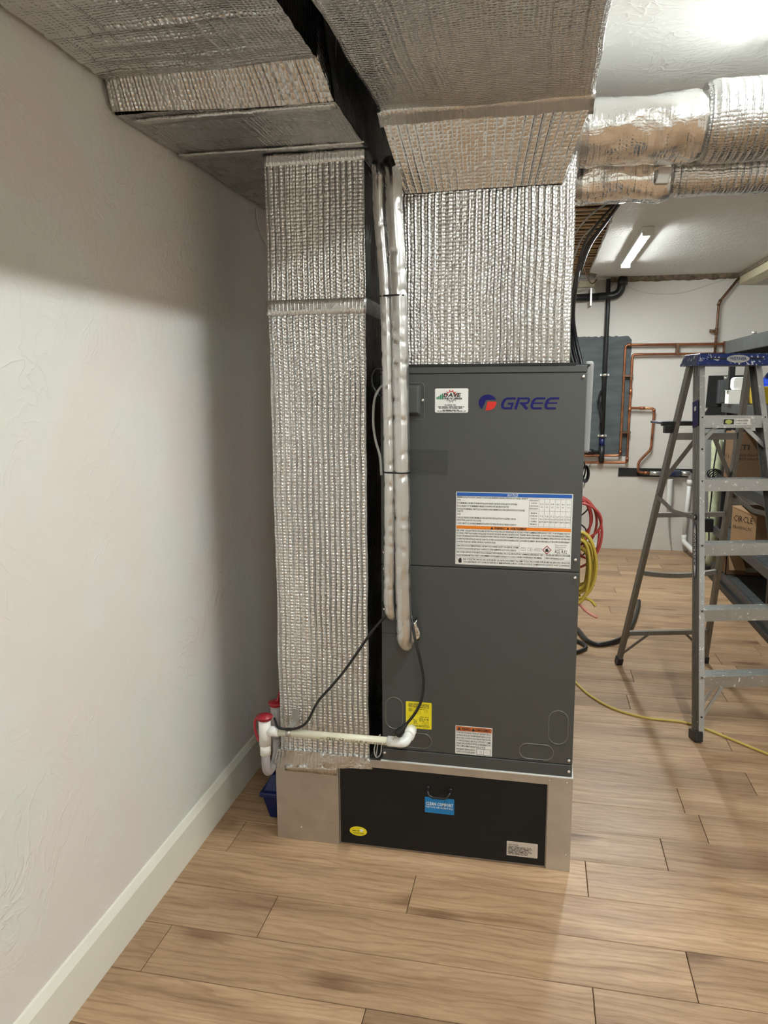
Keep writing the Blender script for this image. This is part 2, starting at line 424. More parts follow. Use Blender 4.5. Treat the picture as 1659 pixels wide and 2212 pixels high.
def foil_grid(bm, c, step, faces='FBLRTD', amp=.004, f1=5.0, seed=0.0, folds=()):
    """hexahedron (8 corners like box) whose faces are grids with UVs in metres, gently crinkled"""
    c = [V(p) for p in c]
    Q = {'F': (0,1,5,4), 'B': (2,3,7,6), 'L': (3,0,4,7), 'R': (1,2,6,5), 'T': (4,5,6,7), 'D': (3,2,1,0)}
    lay = bm.loops.layers.uv.verify()
    for k in faces:
        a, b, d, e = [c[i] for i in Q[k]]
        nu = max(2, int(((b-a).length+(d-e).length)/2/step)); nv = max(2, int(((e-a).length+(d-b).length)/2/step))
        lu, lv = (b-a).length, (e-a).length; off = (ord(k) % 7)*1.37+seed
        g = [[None]*(nv+1) for _ in range(nu+1)]
        for i in range(nu+1):
            for j in range(nv+1):
                s, t = i/nu, j/nv
                g[i][j] = bm.verts.new((a*(1-s)+b*s)*(1-t)+(e*(1-s)+d*s)*t)
        for i in range(nu):
            for j in range(nv):
                f = bm.faces.new((g[i][j], g[i+1][j], g[i+1][j+1], g[i][j+1])); f.smooth = True
                for lp, (p, q) in zip(f.loops, ((i, j), (i+1, j), (i+1, j+1), (i, j+1))): lp[lay].uv = (p/nu*lu+off, q/nv*lv+off)
    bmesh.ops.remove_doubles(bm, verts=bm.verts, dist=.0005)
    for v in bm.verts:
        p = v.co*f1+V((seed*3.1, seed, -seed))
        q = v.co*(f1*4.3)+V((seed, 9.0, seed))
        zf = v.co.z
        v.co = v.co+noise.noise_vector(p)*amp+noise.noise_vector(q)*(amp*.35)
        for y0, am, wd, slant in folds:
            dd = (v.co.y-y0-slant*(v.co.x+.85)-.035*noise.noise(V((v.co.x*5, y0*7, 1))))/wd
            if abs(dd) < 3: v.co.z -= am*math.exp(-dd*dd)*(.4+.6*max(0, min(1, .5+noise.noise(V((v.co.x*4, y0*11, 5)))*1.6)))
    return bm
def boxc(x0, x1, y0, y1, z0, z1): return [(x0,y0,z0),(x1,y0,z0),(x1,y1,z0),(x0,y1,z0),(x0,y0,z1),(x1,y0,z1),(x1,y1,z1),(x0,y1,z1)]
def tape(name, c, parent, step=.012, amp=.0022, seed=1.0, faces='FBLRTD'):
    return obj(name, foil_grid(B(), c, step, faces, amp, 24.0, seed), M_tape, parent)

# ------------------------------------------------------------------ the room
fl = struct('floor', box(B(), XW-.1, XR+.1, YF-.1, YB+.1, -.12, -.0085), M_gap)
PW, PL = .1867, 1.218
JO = {0: .179, 1: .446, 2: -.36, 3: .19, 4: .458, 5: .622}
plank_cache = {}
def plank_mesh(lx, ly):
    key = (round(lx, 4), round(ly, 4))
    if key in plank_cache: return plank_cache[key]
    bm = B(); g = .0010; c = .0016; hx, hy = lx/2-g, ly/2-g
    lo = [bm.verts.new((sx*hx, sy*hy, -.0085)) for sx, sy in ((-1,-1),(1,-1),(1,1),(-1,1))]
    mi = [bm.verts.new((sx*hx, sy*hy, -.0013)) for sx, sy in ((-1,-1),(1,-1),(1,1),(-1,1))]
    to = [bm.verts.new((sx*(hx-c), sy*(hy-c), 0)) for sx, sy in ((-1,-1),(1,-1),(1,1),(-1,1))]
    bm.faces.new(to)
    for a, b in ((lo, mi), (mi, to)):
        for i in range(4): bm.faces.new((a[i], a[(i+1) % 4], b[(i+1) % 4], b[i]))
    me = bpy.data.meshes.new('plank'); bm.to_mesh(me); bm.free(); me.materials.append(M_floor)
    plank_cache[key] = me; return me
rng = random.Random(3)
k0 = int(math.floor((YF+.675)/PW)); k1 = int(math.ceil((YB+.675)/PW))
for k in range(k0, k1):
    y0 = max(-.675+PW*k, YF); y1 = min(-.675+PW*(k+1), YB)
    if y1-y0 < .01: continue
    j = JO.get(k, rng.uniform(0, PL)); x = j-math.ceil((j-XW)/PL)*PL
    while x < XR:
        a, b_ = max(x, XW), min(x+PL, XR)
        if b_-a > .02:
            o = bpy.data.objects.new('plank', plank_mesh(b_-a, y1-y0)); COL.objects.link(o)
            o.parent = fl; o.location = ((a+b_)/2, (y0+y1)/2, 0)
        x += PL
struct('wall_left', box(B(), XW-.12, XW, YF-.1, YB+.12, -.02, 2.95), M_wall)
struct('wall_back', box(B(), XW, XR+.12, YB, YB+.12, -.02, 2.95), M_wallb)
struct('wall_added_blocker', box(B(), XW, -.12, 1.06, 1.16, 0, ZC), M_wallb)  # added out of view: keeps the rear lamp off the wall beside the drop
struct('wall_right', box(B(), XR, XR+.12, YF-.1, YB, -.02, 2.95), M_wallb)
struct('wall_front', box(B(), XW, XR, YF-.12, YF, -.02, 2.95), M_wall)
# baseboard: flat board with a chamfered top edge
bm = B()
prof = [(XW, 0), (XW+.017, 0), (XW+.017, .128), (XW+.006, .150), (XW, .152)]
a = [bm.verts.new((x, YF, z)) for x, z in prof]; b_ = [bm.verts.new((x, YB, z)) for x, z in prof]
for i in range(5): bm.faces.new((a[i], a[(i+1) % 5], b_[(i+1) % 5], b_[i]))
bm.faces.new(a[::-1]); bm.faces.new(b_); bmesh.ops.recalc_face_normals(bm, faces=bm.faces)
struct('baseboard_left', bm, M_base)
# ceiling with the torn opening that shows lath and joists
OX0, OX1, OY0, OY1 = -.35, .405, 2.0, 5.30
bm = B()
box(bm, XW, XR, YF, OY0, ZC, ZC+.03)
box(bm, XW, OX0, OY0, YB, ZC, ZC+.03)
box(bm, OX0, OX1, OY1, YB, ZC, ZC+.03)
# ragged edge of the slab right of the opening
n = 36; lo = []; hi = []
for i in range(n+1):
    y = OY0+(YB-OY0)*i/n; x = OX1+noise.noise(V((0, y*9, 3)))*.012+(.07 if y > 5.05 else 0)
    lo.append((bm.verts.new((x, y, ZC)), bm.verts.new((XR, y, ZC)))); hi.append((bm.verts.new((x, y, ZC+.03)), bm.verts.new((XR, y, ZC+.03))))
for i in range(n):
    bm.faces.new((lo[i][0], lo[i+1][0], lo[i+1][1], lo[i][1])); bm.faces.new((hi[i][0], hi[i][1], hi[i+1][1], hi[i+1][0]))
    bm.faces.new((lo[i][0], hi[i][0], hi[i+1][0], lo[i+1][0]))
ceil = struct('ceiling', bm, M_ceil)
obj('subfloor', box(B(), XW, XR, YF, YB, ZC+.26, ZC+.30), M_joist, ceil)
for y in (2.35, 2.75, 3.15, 3.55, 3.95, 4.35, 4.75, 5.15):
    obj('joist', box(B(), OX0-.1, OX1+.25, y-.022, y+.022, ZC+.055, ZC+.26), M_joist, ceil)
rng = random.Random(11)
for i in range(30):
    y = 2.08+i*.108+rng.uniform(-.015, .015); z = ZC+.031+rng.uniform(0, .004)
    x1 = OX1+.15
    bm = B(); bar(bm, (OX0-.05, y+rng.uniform(-.02, .02), z+.004), (x1, y+rng.uniform(-.02, .02), z+.004), (0, 1, 0), rng.uniform(.028, .042), .008)
    obj('lath', bm, M_lath, ceil)
for i in range(16):
    y = 2.3+i*.185; x = .10+rng.uniform(0, .2)
    bm = B(); bar(bm, (x, y, ZC+.062), (x+rng.uniform(.05, .09), y+rng.uniform(-.01, .01), ZC+.062), (0, 1, 0), .07, .03)
    obj('brick', bm, M_brick, ceil, bevel=.004)
# crumbled strip where ceiling meets the back wall, and the cream beam at the right
bm = B(); n = 40
rows = []
for i in range(n+1):
    x = .62+(1.74-.62)*i/n; d = noise.noise(V((x*14, 1, 2)))
    rows.append([bm.verts.new((x, YB-.004, 2.575+d*.014)), bm.verts.new((x, YB-.035-.012*d, 2.585+d*.014)), bm.verts.new((x, YB-.05, ZC+.002)), bm.verts.new((x, YB-.004, ZC+.002))])
for i in range(n):
    for k in range(4): bm.faces.new((rows[i][k], rows[i][(k+1) % 4], rows[i+1][(k+1) % 4], rows[i+1][k]))
bm.faces.new(rows[0]); bm.faces.new(rows[-1][::-1]); bmesh.ops.recalc_face_normals(bm, faces=bm.faces)
struct('trim_1', bm, M_rot)
bm = B(); box(bm, 1.755, 1.90, 3.2, YB-.002, 2.52, ZC); struct('trim_2', bm, M_beam, bevel=.006)
bm = B(); box(bm, 1.742, 1.755, 3.2, YB-.002, 2.585, ZC); struct('trim_3', bm, M_rot, bevel=.004)
# bare board at the head of the back wall, left of the black pipe
bm = B(); box(bm, .10, .47, YB-.045, YB-.002, 2.535, 2.60); struct('trim_4', bm, M_beam, bevel=.004)
bm = B(); prism(bm, [(.42, 2.60), (.66, 2.60), (.63, 2.53), (.57, 2.50), (.52, 2.44), (.49, 2.47), (.47, 2.53)], YB-.006, YB-.001); struct('trim_5', bm, pbr('torn_paper', (.45, .40, .33), .8, var=.2))

# ------------------------------------------------------------------ ceiling tube lamps
def tube_lamp(x, y0, y1, label):
    t = thing('tube_light', (x, (y0+y1)/2, ZC), label, 'ceiling light', 'tube lights along the ceiling')
    obj('housing', box(B(), x-.036, x+.036, y0+.02, y1-.02, ZC-.029, ZC-.001), M_lampb, t, bevel=.003)
    bm = B(); tube(bm, [(0, y0+.03, 0), (0, y1-.03, 0)], .024, 20)
    for v in bm.verts: v.co = V((x+v.co.x, v.co.y, ZC-.028+v.co.z*.55))
    obj('diffuser', bm, M_lamp, t)
    for ya, yb in ((y0, y0+.032), (y1-.032, y1)):
        obj('end_cap', box(B(), x-.037, x+.037, ya, yb, ZC-.056, ZC-.001), M_lampb, t, bevel=.004)
tube_lamp(.655, 3.02, 4.42, 'lit tube light on the ceiling in front of the back wall')
tube_lamp(.69, -1.05, .33, 'lit tube light on the ceiling beside the foil supply duct')
tube_lamp(.69, -4.25, -2.85, 'added tube light out of view behind the viewer, brightening the front faces')  # extra unseen lamp, added to brighten the surfaces facing the camera

# ------------------------------------------------------------------ filter cabinet under the air handler
AX0, AX1, AZ0, AZ1, AY1 = -.495, .132, .338, 1.650, .56
fc = thing('filter_cabinet', (-.37, .28, 0), 'galvanised steel filter cabinet with black door under the grey air handler', 'filter cabinet')
bm = B(); box(bm, -.878, .136, .012, .58, 0, .325); obj('case', bm, M_galv, fc)
bm = B(); box(bm, -.880, -.652, 0, .012, 0, .300); obj('side_plate', bm, M_galv, fc, bevel=.0012)
bm = B(); box(bm, .058, .136, 0, .012, 0, .304); obj('side_plate', bm, M_galv, fc, bevel=.0012)
bm = B(); box(bm, -.60, .136, -.001, .012, .303, .331); obj('top_plate', bm, M_galv, fc, bevel=.0012)
bm = B(); box(bm, -.50, .137, -.006, .3, .3315, .337); obj('flange', bm, pbr('sealant_pale', (.62, .62, .60), .5), fc, bevel=.0015)
dr = obj('door', box(B(), -.647, .055, .003, .012, .008, .300), M_door, fc, bevel=.0015); dr['label'] = 'black filter access door'
bm = B(); pts = fillet([(-.338, .003, .246), (-.338, -.02, .243), (-.325, -.024, .229), (-.275, -.024, .229), (-.262, -.02, .243), (-.262, .003, .246)], .01)
tube(bm, pts, .0045, 8); obj('handle', bm, M_blk, dr)
for x in (-.338, -.262): obj('handle_foot', lathe(B(), [(.008, .003), (.008, -.003), (.005, -.006)], (x, .003, .247), 'y', 12), M_blk, dr)
for x, z in ((.118, .316), (.062, .318), (.122, .06), (-.79, .05)):
    obj('screw', lathe(B(), [(.003, 0), (.003, -.0015), (.0015, -.0025)], (x, -.0005, z), 'y', 10), M_screw, fc)
def label_plate(name, x0, x1, z0, z1, mat, parent, y, th=.0006, r=.002):
    return obj(name, prism(B(), rrect(x0, x1, z0, z1, r, 3), y-th, y+.0002), mat, parent)
rg = random.Random(5)
lb = label_plate('brand_sticker', -.349, -.249, .157, .214, M_cyan, dr, .003)
bm = B(); text(bm, 'CLEAN COMFORT', -.3455, .185, .0115, .093, bold=.02, y=.0020); text(bm, 'INDOOR AIR ESSENTIALS', -.3455, .1755, .0062, .093, y=.0020); obj('print', bm, M_white, lb)
bm = B(); el = [(-.5835+.031*math.cos(a*.2618), .0575+.0175*math.sin(a*.2618)) for a in range(24)]
lb = obj('oval_sticker', prism(bm, el, .0024, .0032), M_yel, dr)
bm = B(); greek(bm, -.604, -.579, .058, .003, .0018, rg); rect(bm, -.6035, -.562, .0472, .0474, .0018); text(bm, '1-800-357-6354', -.602, .048, .0048, .038, y=.0018, bold=.01); obj('print', bm, M_ink, lb)
bm = B(); rect(bm, -.577, -.566, .057, .067, .0019); obj('picture', bm, M_white, lb)
lb = label_plate('data_sticker', -.071, .031, .033, .085, M_tan, dr, .003)
bm = B(); text(bm, 'DIRTY FILTER', -.066, .0715, .004, .034, bold=.02, y=.0018)
for i in range(7): greek(bm, -.066, -.066+.06+rg.uniform(0, .02), .0655-i*.0044, .0030, .0018, rg)
obj('print', bm, M_ink, lb)

# ------------------------------------------------------------------ air handler
ah = thing('air_handler', (-.18, .28, AZ0), 'tall dark grey air handler cabinet with logo and notice label', 'air handler')
bm = B(); box(bm, AX0+.002, AX1-.002, .006, AY1, AZ0, AZ1-.002); obj('cabinet', bm, M_cab, ah)
bm = B(); box(bm, AX0+.001, AX1-.001, .0035, .0065, AZ0+.002, AZ1-.003); obj('seam_backing', bm, M_seam, ah)
def panel(name, z0, z1, y=0.0): return obj(name, box(B(), AX0, AX1, y, .0045, z0, z1), M_cab, ah, bevel=.0018)
panel('top_rail', 1.629, AZ1, -.002); up_p = panel('upper_panel', 1.0195, 1.6275); lo_p = panel('lower_panel', .3795, 1.0165); panel('base_rail', AZ0, .3775, -.002)
bm = B(); box(bm, AX0, AX0+.06, -.0004, .001, .784, .7856); obj('panel_joint', bm, M_seam, lo_p)
bm = B(); box(bm, AX0, AX0+.085, -.0004, .001, .9590, .9600); obj('panel_joint', bm, M_emb, lo_p)
bm = B(); hexa(bm, [(AX1, .10, 1.38), (AX1+.022, .10, 1.38), (AX1+.022, .45, 1.38), (AX1, .45, 1.38), (AX1, .10, 1.664), (AX1+.026, .10, 1.664), (AX1+.026, .45, 1.664), (AX1, .45, 1.664)])
obj('side_cover', bm, M_cab2, ah, bevel=.008, seg=3)
bm = B(); box(bm, AX0+.005, AX1+.01, .02, AY1-.01, AZ1-.003, AZ1+.003); obj('lid', bm, M_blkm, ah)
for x, z in ((.122, 1.616), (.118, 1.058), (.119, 1.001), (.121, .394), (.122, .356), (AX0+.010, 1.615), (AX0+.010, 1.058), (AX0+.010, 1.003), (AX0+.010, .868), (AX0+.008, .362), (-.361, 1.547)):
    pz = up_p if 1.02 < z < 1.62 else lo_p if .38 < z < 1.016 else ah
    obj('screw', lathe(B(), [(.0052, 0), (.0052, -.0012), (.0036, -.0034), (.0014, -.0036)], (x, -.001, z), 'y', 12), M_screw, pz)
def stadium(x0, x1, z0, z1): return rrect(x0, x1, z0, z1, min(x1-x0, z1-z0)/2-.0001, 8)
for q in ((-.483, -.425, .452, .563), (-.432, -.327, .390, .442), (-.038, .071, .388, .440), (.053, .114, .447, .561)):
    pts = [V((x, -.0004, z)) for x, z in stadium(*q)]
    obj('knockout', tube(B(), pts+[pts[0]], .0014, 6, False), M_emb, lo_p)
# junction cover and flange
bm = B(); pts = [V((x, -.0006, z)) for x, z in rrect(-.478, -.356, 1.487, 1.600, .010)]; tube(bm, pts+[pts[0]], .0009, 6, False); obj('cover_flange', bm, M_emb, up_p)
bm = B(); hexa(bm, [(-.470, 0, 1.496), (-.366, 0, 1.496), (-.366, 0, 1.594), (-.470, 0, 1.594), (-.464, -.028, 1.508), (-.3705, -.028, 1.508), (-.3705, -.028, 1.590), (-.464, -.028, 1.590)])
bmesh.ops.recalc_face_normals(bm, faces=bm.faces); obj('wiring_cover', bm, M_cab, up_p, bevel=.004, seg=3)

# maker's logo
def lg(pts): return [(-.186+(x-600)*.000243, 1.563-(z-131)*.000247) for x, z in pts]
def arc(a0, a1, n=16, cx=708, cz=225, rx=112, rz=98): return [(cx+rx*math.cos(math.radians(a0+(a1-a0)*i/n)), cz-rz*math.sin(math.radians(a0+(a1-a0)*i/n))) for i in range(n+1)]
lp = obj('brand_logo', flat(B(), lg(arc(21, 233, 30)+[(690, 195)]), -.0006), M_navy, up_p)
bm = B(); flat(bm, lg([(684, 318), (708, 214)]+arc(6, -103, 14)), -.0006); obj('logo_sector', bm, M_red, lp)
bm = B(); yl = [-.0006]
def st(p, wd=26):
    yl[0] -= .00003; ribbon(bm, lg(p), wd*.000245, yl[0])
sh = lambda x, z: (x+(236-z)*.30, z)
def letter_E(x):
    st([sh(x+150, 176), sh(x+48, 176), sh(x+22, 190), sh(x+10, 215), sh(x+8, 255), sh(x+18, 282), sh(x+42, 296), sh(x+148, 296)]); st([sh(x+14, 234), sh(x+144, 234)], 17)
    st([sh(x+25, 190), sh(x+17, 215), sh(x+15, 255), sh(x+24, 282)], 30)
st([sh(1040, 176), sh(935, 176), sh(905, 192), sh(893, 220), sh(893, 256), sh(905, 282), sh(930, 296), sh(1020, 296), sh(1020, 240), sh(962, 240)])
st([sh(912, 192), sh(901, 220), sh(901, 256), sh(912, 282)], 30)
st([sh(1078, 309), sh(1078, 163)], 34); st([sh(1070, 176), sh(1190, 176), sh(1206, 186), sh(1210, 206), sh(1204, 226), sh(1186, 236), sh(1110, 236)], 24); st([sh(1140, 236), sh(1222, 308)], 34)
letter_E(1250); letter_E(1420)
obj('logo_letters', bm, M_navy, lp)

# installer's sticker
lb = label_plate('installer_sticker', -.322, -.219, 1.509, 1.583, M_white, up_p, 0.0, r=.004)
yk = -.0010
bm = B()
for i, hgt in enumerate((.007, .010, .014, .018)): rect(bm, -.3175+i*.0055, -.3133+i*.0055, 1.5495, 1.5495+hgt, yk)
obj('bars', bm, M_green, lb)
bm = B(); cx, cz = -.2715, 1.559; ring = [(cx+.0145*math.cos(a*.2618), cz+.0145*math.sin(a*.2618)) for a in range(0, 13)]
ribbon(bm, ring, .0022, yk)
for a in range(1, 12, 2):
    c_, s_ = math.cos(a*.2618), math.sin(a*.2618); flat(bm, [(cx+.016*c_-.002*s_, cz+.016*s_+.002*c_), (cx+.016*c_+.002*s_, cz+.016*s_-.002*c_), (cx+.0215*c_, cz+.0215*s_)], yk)
obj('sun_half', bm, M_red, lb)
bm = B(); ring = [(cx+.0145*math.cos(a*.2618), cz+.0145*math.sin(a*.2618)) for a in range(12, 25)]; ribbon(bm, ring, .002, yk)
for a in range(13, 24, 2):
    c_, s_ = math.cos(a*.2618), math.sin(a*.2618); ribbon(bm, [(cx+.017*c_, cz+.017*s_), (cx+.0195*c_, cz+.0195*s_)], .004, yk)
obj('gear_half', bm, M_inkg, lb)
bm = B(); text(bm, 'DAVE', -.296, 1.557, .0115, .052, .22, .03, y=-.0014); text(bm, 'THE PLUMBER', -.297, 1.5495, .0052, .060, .15, .03, y=-.0014)
for z, a_, b__ in ((1.531, -.292, -.256), (1.5255, -.313, -.231), (1.5215, -.310, -.236), (1.5155, -.298, -.247), (1.5125, -.315, -.226)): greek(bm, a_, b__, z, .0032, yk, rg, .95)
obj('print', bm, M_ink, lb)
# rating plate, dark print on the cabinet grey
lb = label_plate('rating_plate', -.445, -.280, 1.314, 1.394, pbr('rating_plate_grey', (.048, .050, .0475), .4), up_p, 0.0)
bm = B()
for i, z in enumerate((1.386, 1.381, 1.374, 1.369, 1.363, 1.356, 1.3505, 1.345, 1.335, 1.331, 1.326, 1.322)):
    greek(bm, -.440, -.286-(.04 if i % 3 == 1 else 0), z, .0034 if i not in (5, 6) else .005, yk, rg, .9)
ribbon(bm, [(-.443, 1.347), (-.282, 1.347), (-.282, 1.392), (-.443, 1.392)], .0005, yk, True)
rect(bm, -.306, -.288, 1.3175, 1.3235, yk); obj('print', bm, M_inkd, lb)

# large notice label
NX0, NX1, NZ0, NZ1 = -.2535, .1045, 1.0285, 1.2625
nl = label_plate('notice_label', NX0, NX1, NZ0, NZ1, M_white, up_p, 0.0, r=.0015)
U = lambda u: NX0+(NX1-NX0)*u
W = lambda v: NZ1-(NZ1-NZ0)*v
bm = B(); rect(bm, U(.008), U(.992), W(.057), W(.010), yk); obj('notice_band', bm, M_blue, nl)
bm = B(); rect(bm, U(.008), U(.992), W(.505), W(.460), yk); obj('warning_band', bm, M_orange, nl)
bm = B(); text(bm, 'NOTICE', 0, W(.052), .0082, .032, .2, .01, y=-.0014, center=U(.49)); obj('notice_title', bm, M_white, nl)
bm = B(); text(bm, 'WARNING /', U(.338), W(.500), .0078, .036, 0, .03, y=-.0014); text(bm, 'AVERTISSEMENT', U(.478), W(.500), .0078, .050, 0, .03, y=-.0014)
for u in (.305, .443): flat(bm, [(U(u), W(.500)), (U(u+.026), W(.500)), (U(u+.013), W(.463))], -.0014)
lines = [(.085, 'MINIMUM INSTALLATION HEIGHT, X M AND FT (IF APPLICABLE) MINIMUM ROOM AREA (OPERATING OR STORAGE), Y M AND FT', .61),
 (.122, 'NOTE', .03), (.164, 'IF THE MINIMUM ROOM AREA AT HIGHER INSTALLATION HEIGHTS, SEE INSTRUCTIONS. (NOTE IS OPTIONAL)', .52), (.203, 'IF X IS 1.8 M AND 5.9 FT, THE MINIMUM ROOM AREA Y IS SHOWN IN THE TABLE BELOW (HAUTEUR', .45),
 (.244, "D'INSTALLATION MINIMALE, X M ET PI (LE CAS ECHEANT) SURFACE MINIMALE DE LA PIECE (EXPLOITATION OU STOCKAGE)", .585), (.276, 'Y M ET PI', .05), (.316, 'NOTE', .03),
 (.362, 'POUR LES SURFACES DE PIECE MINIMALES A DES HAUTEURS INSTALLATION PLUS ELEVEES, VOIR LES', .51), (.398, 'INSTRUCTIONS (LA NOTE EST FACULTATIVE)', .21), (.440, 'SI X EST 1.8 M ET 5.9 PI, LA SURFACE MINIMALE DE LA PIECE Y EST INDIQUEE DANS LE TABLEAU CI-DESSOUS', .515),
 (.540, 'RISK OF FIRE - AUXILIARY DEVICES WHICH MAY BE IGNITION SOURCES SHALL NOT BE INSTALLED IN THE', .54), (.577, 'DUCTWORK, OTHER THAN AUXILIARY DEVICES LISTED FOR USE WITH THE SPECIFIC APPLIANCE. SEE INSTRUCTIONS', .54), (.613, "RISQUE D'INCENDIE-LES DISPOSITIFS AUXILIAIRES POUVANT ETRE DES SOURCES D'INFLAMMATION NE", .54),
 (.655, 'DOIVENT PAS ETRE INSTALLES DANS LES CONDUITS, AUTRES QUE LES DISPOSITIFS AUXILIAIRES LISTES', .54), (.694, "POUR ETRE UTILISES AVEC L'APPAREIL SPECIFIQUE. VOIR INSTRUCTIONS", .34), (.748, 'LEAK DETECTION SYSTEM INSTALLED. UNIT MUST BE POWERED EXCEPT FOR SERVICE. SYSTEME', .54), (.790, 'DE DETECTION DE FUITES INSTALLE. L UNITE DOIT ETRE ALIMENTEE SAUF POUR LE SERVICE', .52),
 (.838, 'RISK OF FIRE. DISPOSE OF PROPERTY IN ACCORDANCE WITH FEDERAL OR LOCAL REGULATIONS. FLAMMABLE REFRIGERANT USED', .755), (.880, "RISQUE D'INCENDIE. METTRE AU REBUT CONFORMEMENT AUX REGLEMENTS FEDERAUX OU LOCAUX. CONTIENT UN REFRIGERANT INFLAMMABLE", .745)]
for v, s, wd in lines: text(bm, s, U(.012), W(v), .0053, (NX1-NX0)*wd, 0, .012, y=-.0013)
for v, s in ((.540, 'RISK OF FIRE. FLAMMABLE REFRIGERANT USED. TO BE REPAIRED ONLY BY'), (.577, 'TRAINED SERVICE PERSONNEL. DO NOT PUNCTURE REFRIGERANT TUBING'), (.613, "RISQUE D'INCENDIE. REFRIGERANT INFLAMMABLE. REPARATION PAR UNE PERSONNE"), (.655, 'QUALIFIEE SEULEMENT. NE PAS PERFORER LA TUBULURE DE REFRIGERANT')):
    text(bm, s, U(.562), W(v), .0053, (NX1-NX0)*.425, 0, .012, y=-.0013)
for v, s, u, wd in ((.838, 'CANCER AND REPRODUCTIVE HARM', .785, .205), (.880, 'WWW.P65WARNINGS.CA.GOV', .785, .16), (.935, 'RISK OF ELECTRIC SHOCK.CAN CAUSE INJURY OR DEATH: DISCONNECT ALL REMOTE ELECTRIC POWER SUPPLIES BEFORE SERVICING. RISQUE DE', .07, .92), (.972, "CHOCS ELECTRIQUES. PEUT CAUSER DES BLESSURES ET MEME ENTRAINER LA MORT. COUPER LES SOURCES D'ALIMENTATION A DISTANCE AVANT LE DEPANNAGE", .07, .92)):
    text(bm, s, U(u), W(v), .0058, (NX1-NX0)*wd, 0, .012, y=-.0013)
text(bm, 'A2L R32', U(.86), W(.795), .0105, (NX1-NX0)*.105, 0, 0, y=-.0013)
for i in range(3): text(bm, ('Refrigerant Safety Group', 'Groupe de securite', 'de refrigerant')[i], U(.862), W(.692+i*.026), .0036, (NX1-NX0)*(.10, .09, .07)[i], y=-.0013)
# hand with shock symbol, drawn as a mitten and a bolt
flat(bm, [(U(.030), W(.975)), (U(.026), W(.945)), (U(.034), W(.915)), (U(.050), W(.905)), (U(.056), W(.93)), (U(.056), W(.975))], -.0013); ribbon(bm, [(U(.010), W(.905)), (U(.022), W(.925)), (U(.018), W(.93)), (U(.032), W(.95))], .0008, -.0013)
obj('print', bm, M_ink, nl)
bm = B(); lwid = .0006
for v in (.715, .808, .895): ribbon(bm, [(U(.008), W(v)), (U(.99 if v > .8 else .557), W(v))], lwid, -.0012)
ribbon(bm, [(U(.557), W(.51)), (U(.557), W(.808))], lwid, -.0012); ribbon(bm, [(U(.775), W(.808)), (U(.775), W(.895))], lwid, -.0012)
ribbon(bm, [(U(.007), W(.993)), (U(.993), W(.993)), (U(.993), W(.007)), (U(.007), W(.007))], lwid, -.0012, True)
for u in (.635, .718, .763, .808, .853, .898, .943, .985): ribbon(bm, [(U(u), W(.445)), (U(u), W(.073))], lwid, -.0012)
for v in (.073, .235, .445): ribbon(bm, [(U(.635), W(v)), (U(.985), W(v))], lwid, -.0012)
for u in (.575, .632):   # the two little manual pictograms
    ribbon(bm, [(U(u), W(.775)), (U(u+.035), W(.775)), (U(u+.035), W(.735)), (U(u), W(.735))], lwid*1.2, -.0012, True)
ribbon(bm, [(U(.592), W(.775)), (U(.592), W(.735))], lwid*1.2, -.0012); rect(bm, U(.652), U(.657), W(.768), W(.745), -.0012)
ribbon(bm, [(U(.685), W(.765)), (U(.735), W(.775)), (U(.75), W(.74)), (U(.70), W(.735))], lwid*1.2, -.0012, True); text(bm, 'MANUEL', U(.697), W(.761), .0035, .013, y=-.0012)
obj('rules', bm, M_inkg, nl)
bm = B()
for i, s in enumerate(('REFRIGERANT', 'PORTION', 'PORTION DE', 'REFRIGERANT')): text(bm, s, 0, W(.105+i*.037), .0046, min(.026, .0026*len(s)), 0, .01, y=-.0013, center=U(.676))
for i, s in enumerate(('MINIMUM', 'ROOM AREA', 'ZONE DE', 'CHAMBRE', 'MINIMALE')): text(bm, s, 0, W(.275+i*.037), .0046, .0026*len(s), 0, .01, y=-.0013, center=U(.676))
for i in range(6):
    u = .7405+i*.045
    for v, s in ((.150, ('3.3', '3.6', '3.8', '4.2', '4.6', '5.0')[i]), (.190, 'KG'), (.315, ('7.6', '9.8', '11.2', '12.4', '13.7', '15.2')[i]), (.353, ('79.1', '90.9', '120.6', '133.5', '147.0', '174.4')[i]), (.390, 'M2/FT2')):
        text(bm, s, 0, W(v), .0048, min(.013, .0030*len(s)), 0, .01, y=-.0013, center=U(u))
obj('table_figures', bm, M_inkg, nl)
bm = B(); cu, cv = U(.795), W(.755); d = .0125; ribbon(bm, [(cu, cv+d), (cu+d, cv), (cu, cv-d), (cu-d, cv)], .0021, -.0013, True); obj('hazard_diamond', bm, M_diam, nl)
bm = B(); flat(bm, [(cu-.0045, cv-.006), (cu+.0045, cv-.006), (cu+.0055, cv-.001), (cu+.003, cv+.0015), (cu+.0015, cv+.0065), (cu-.001, cv+.003), (cu-.0035, cv+.0035), (cu-.005, cv-.001)], -.0013); obj('flame', bm, M_ink, nl)
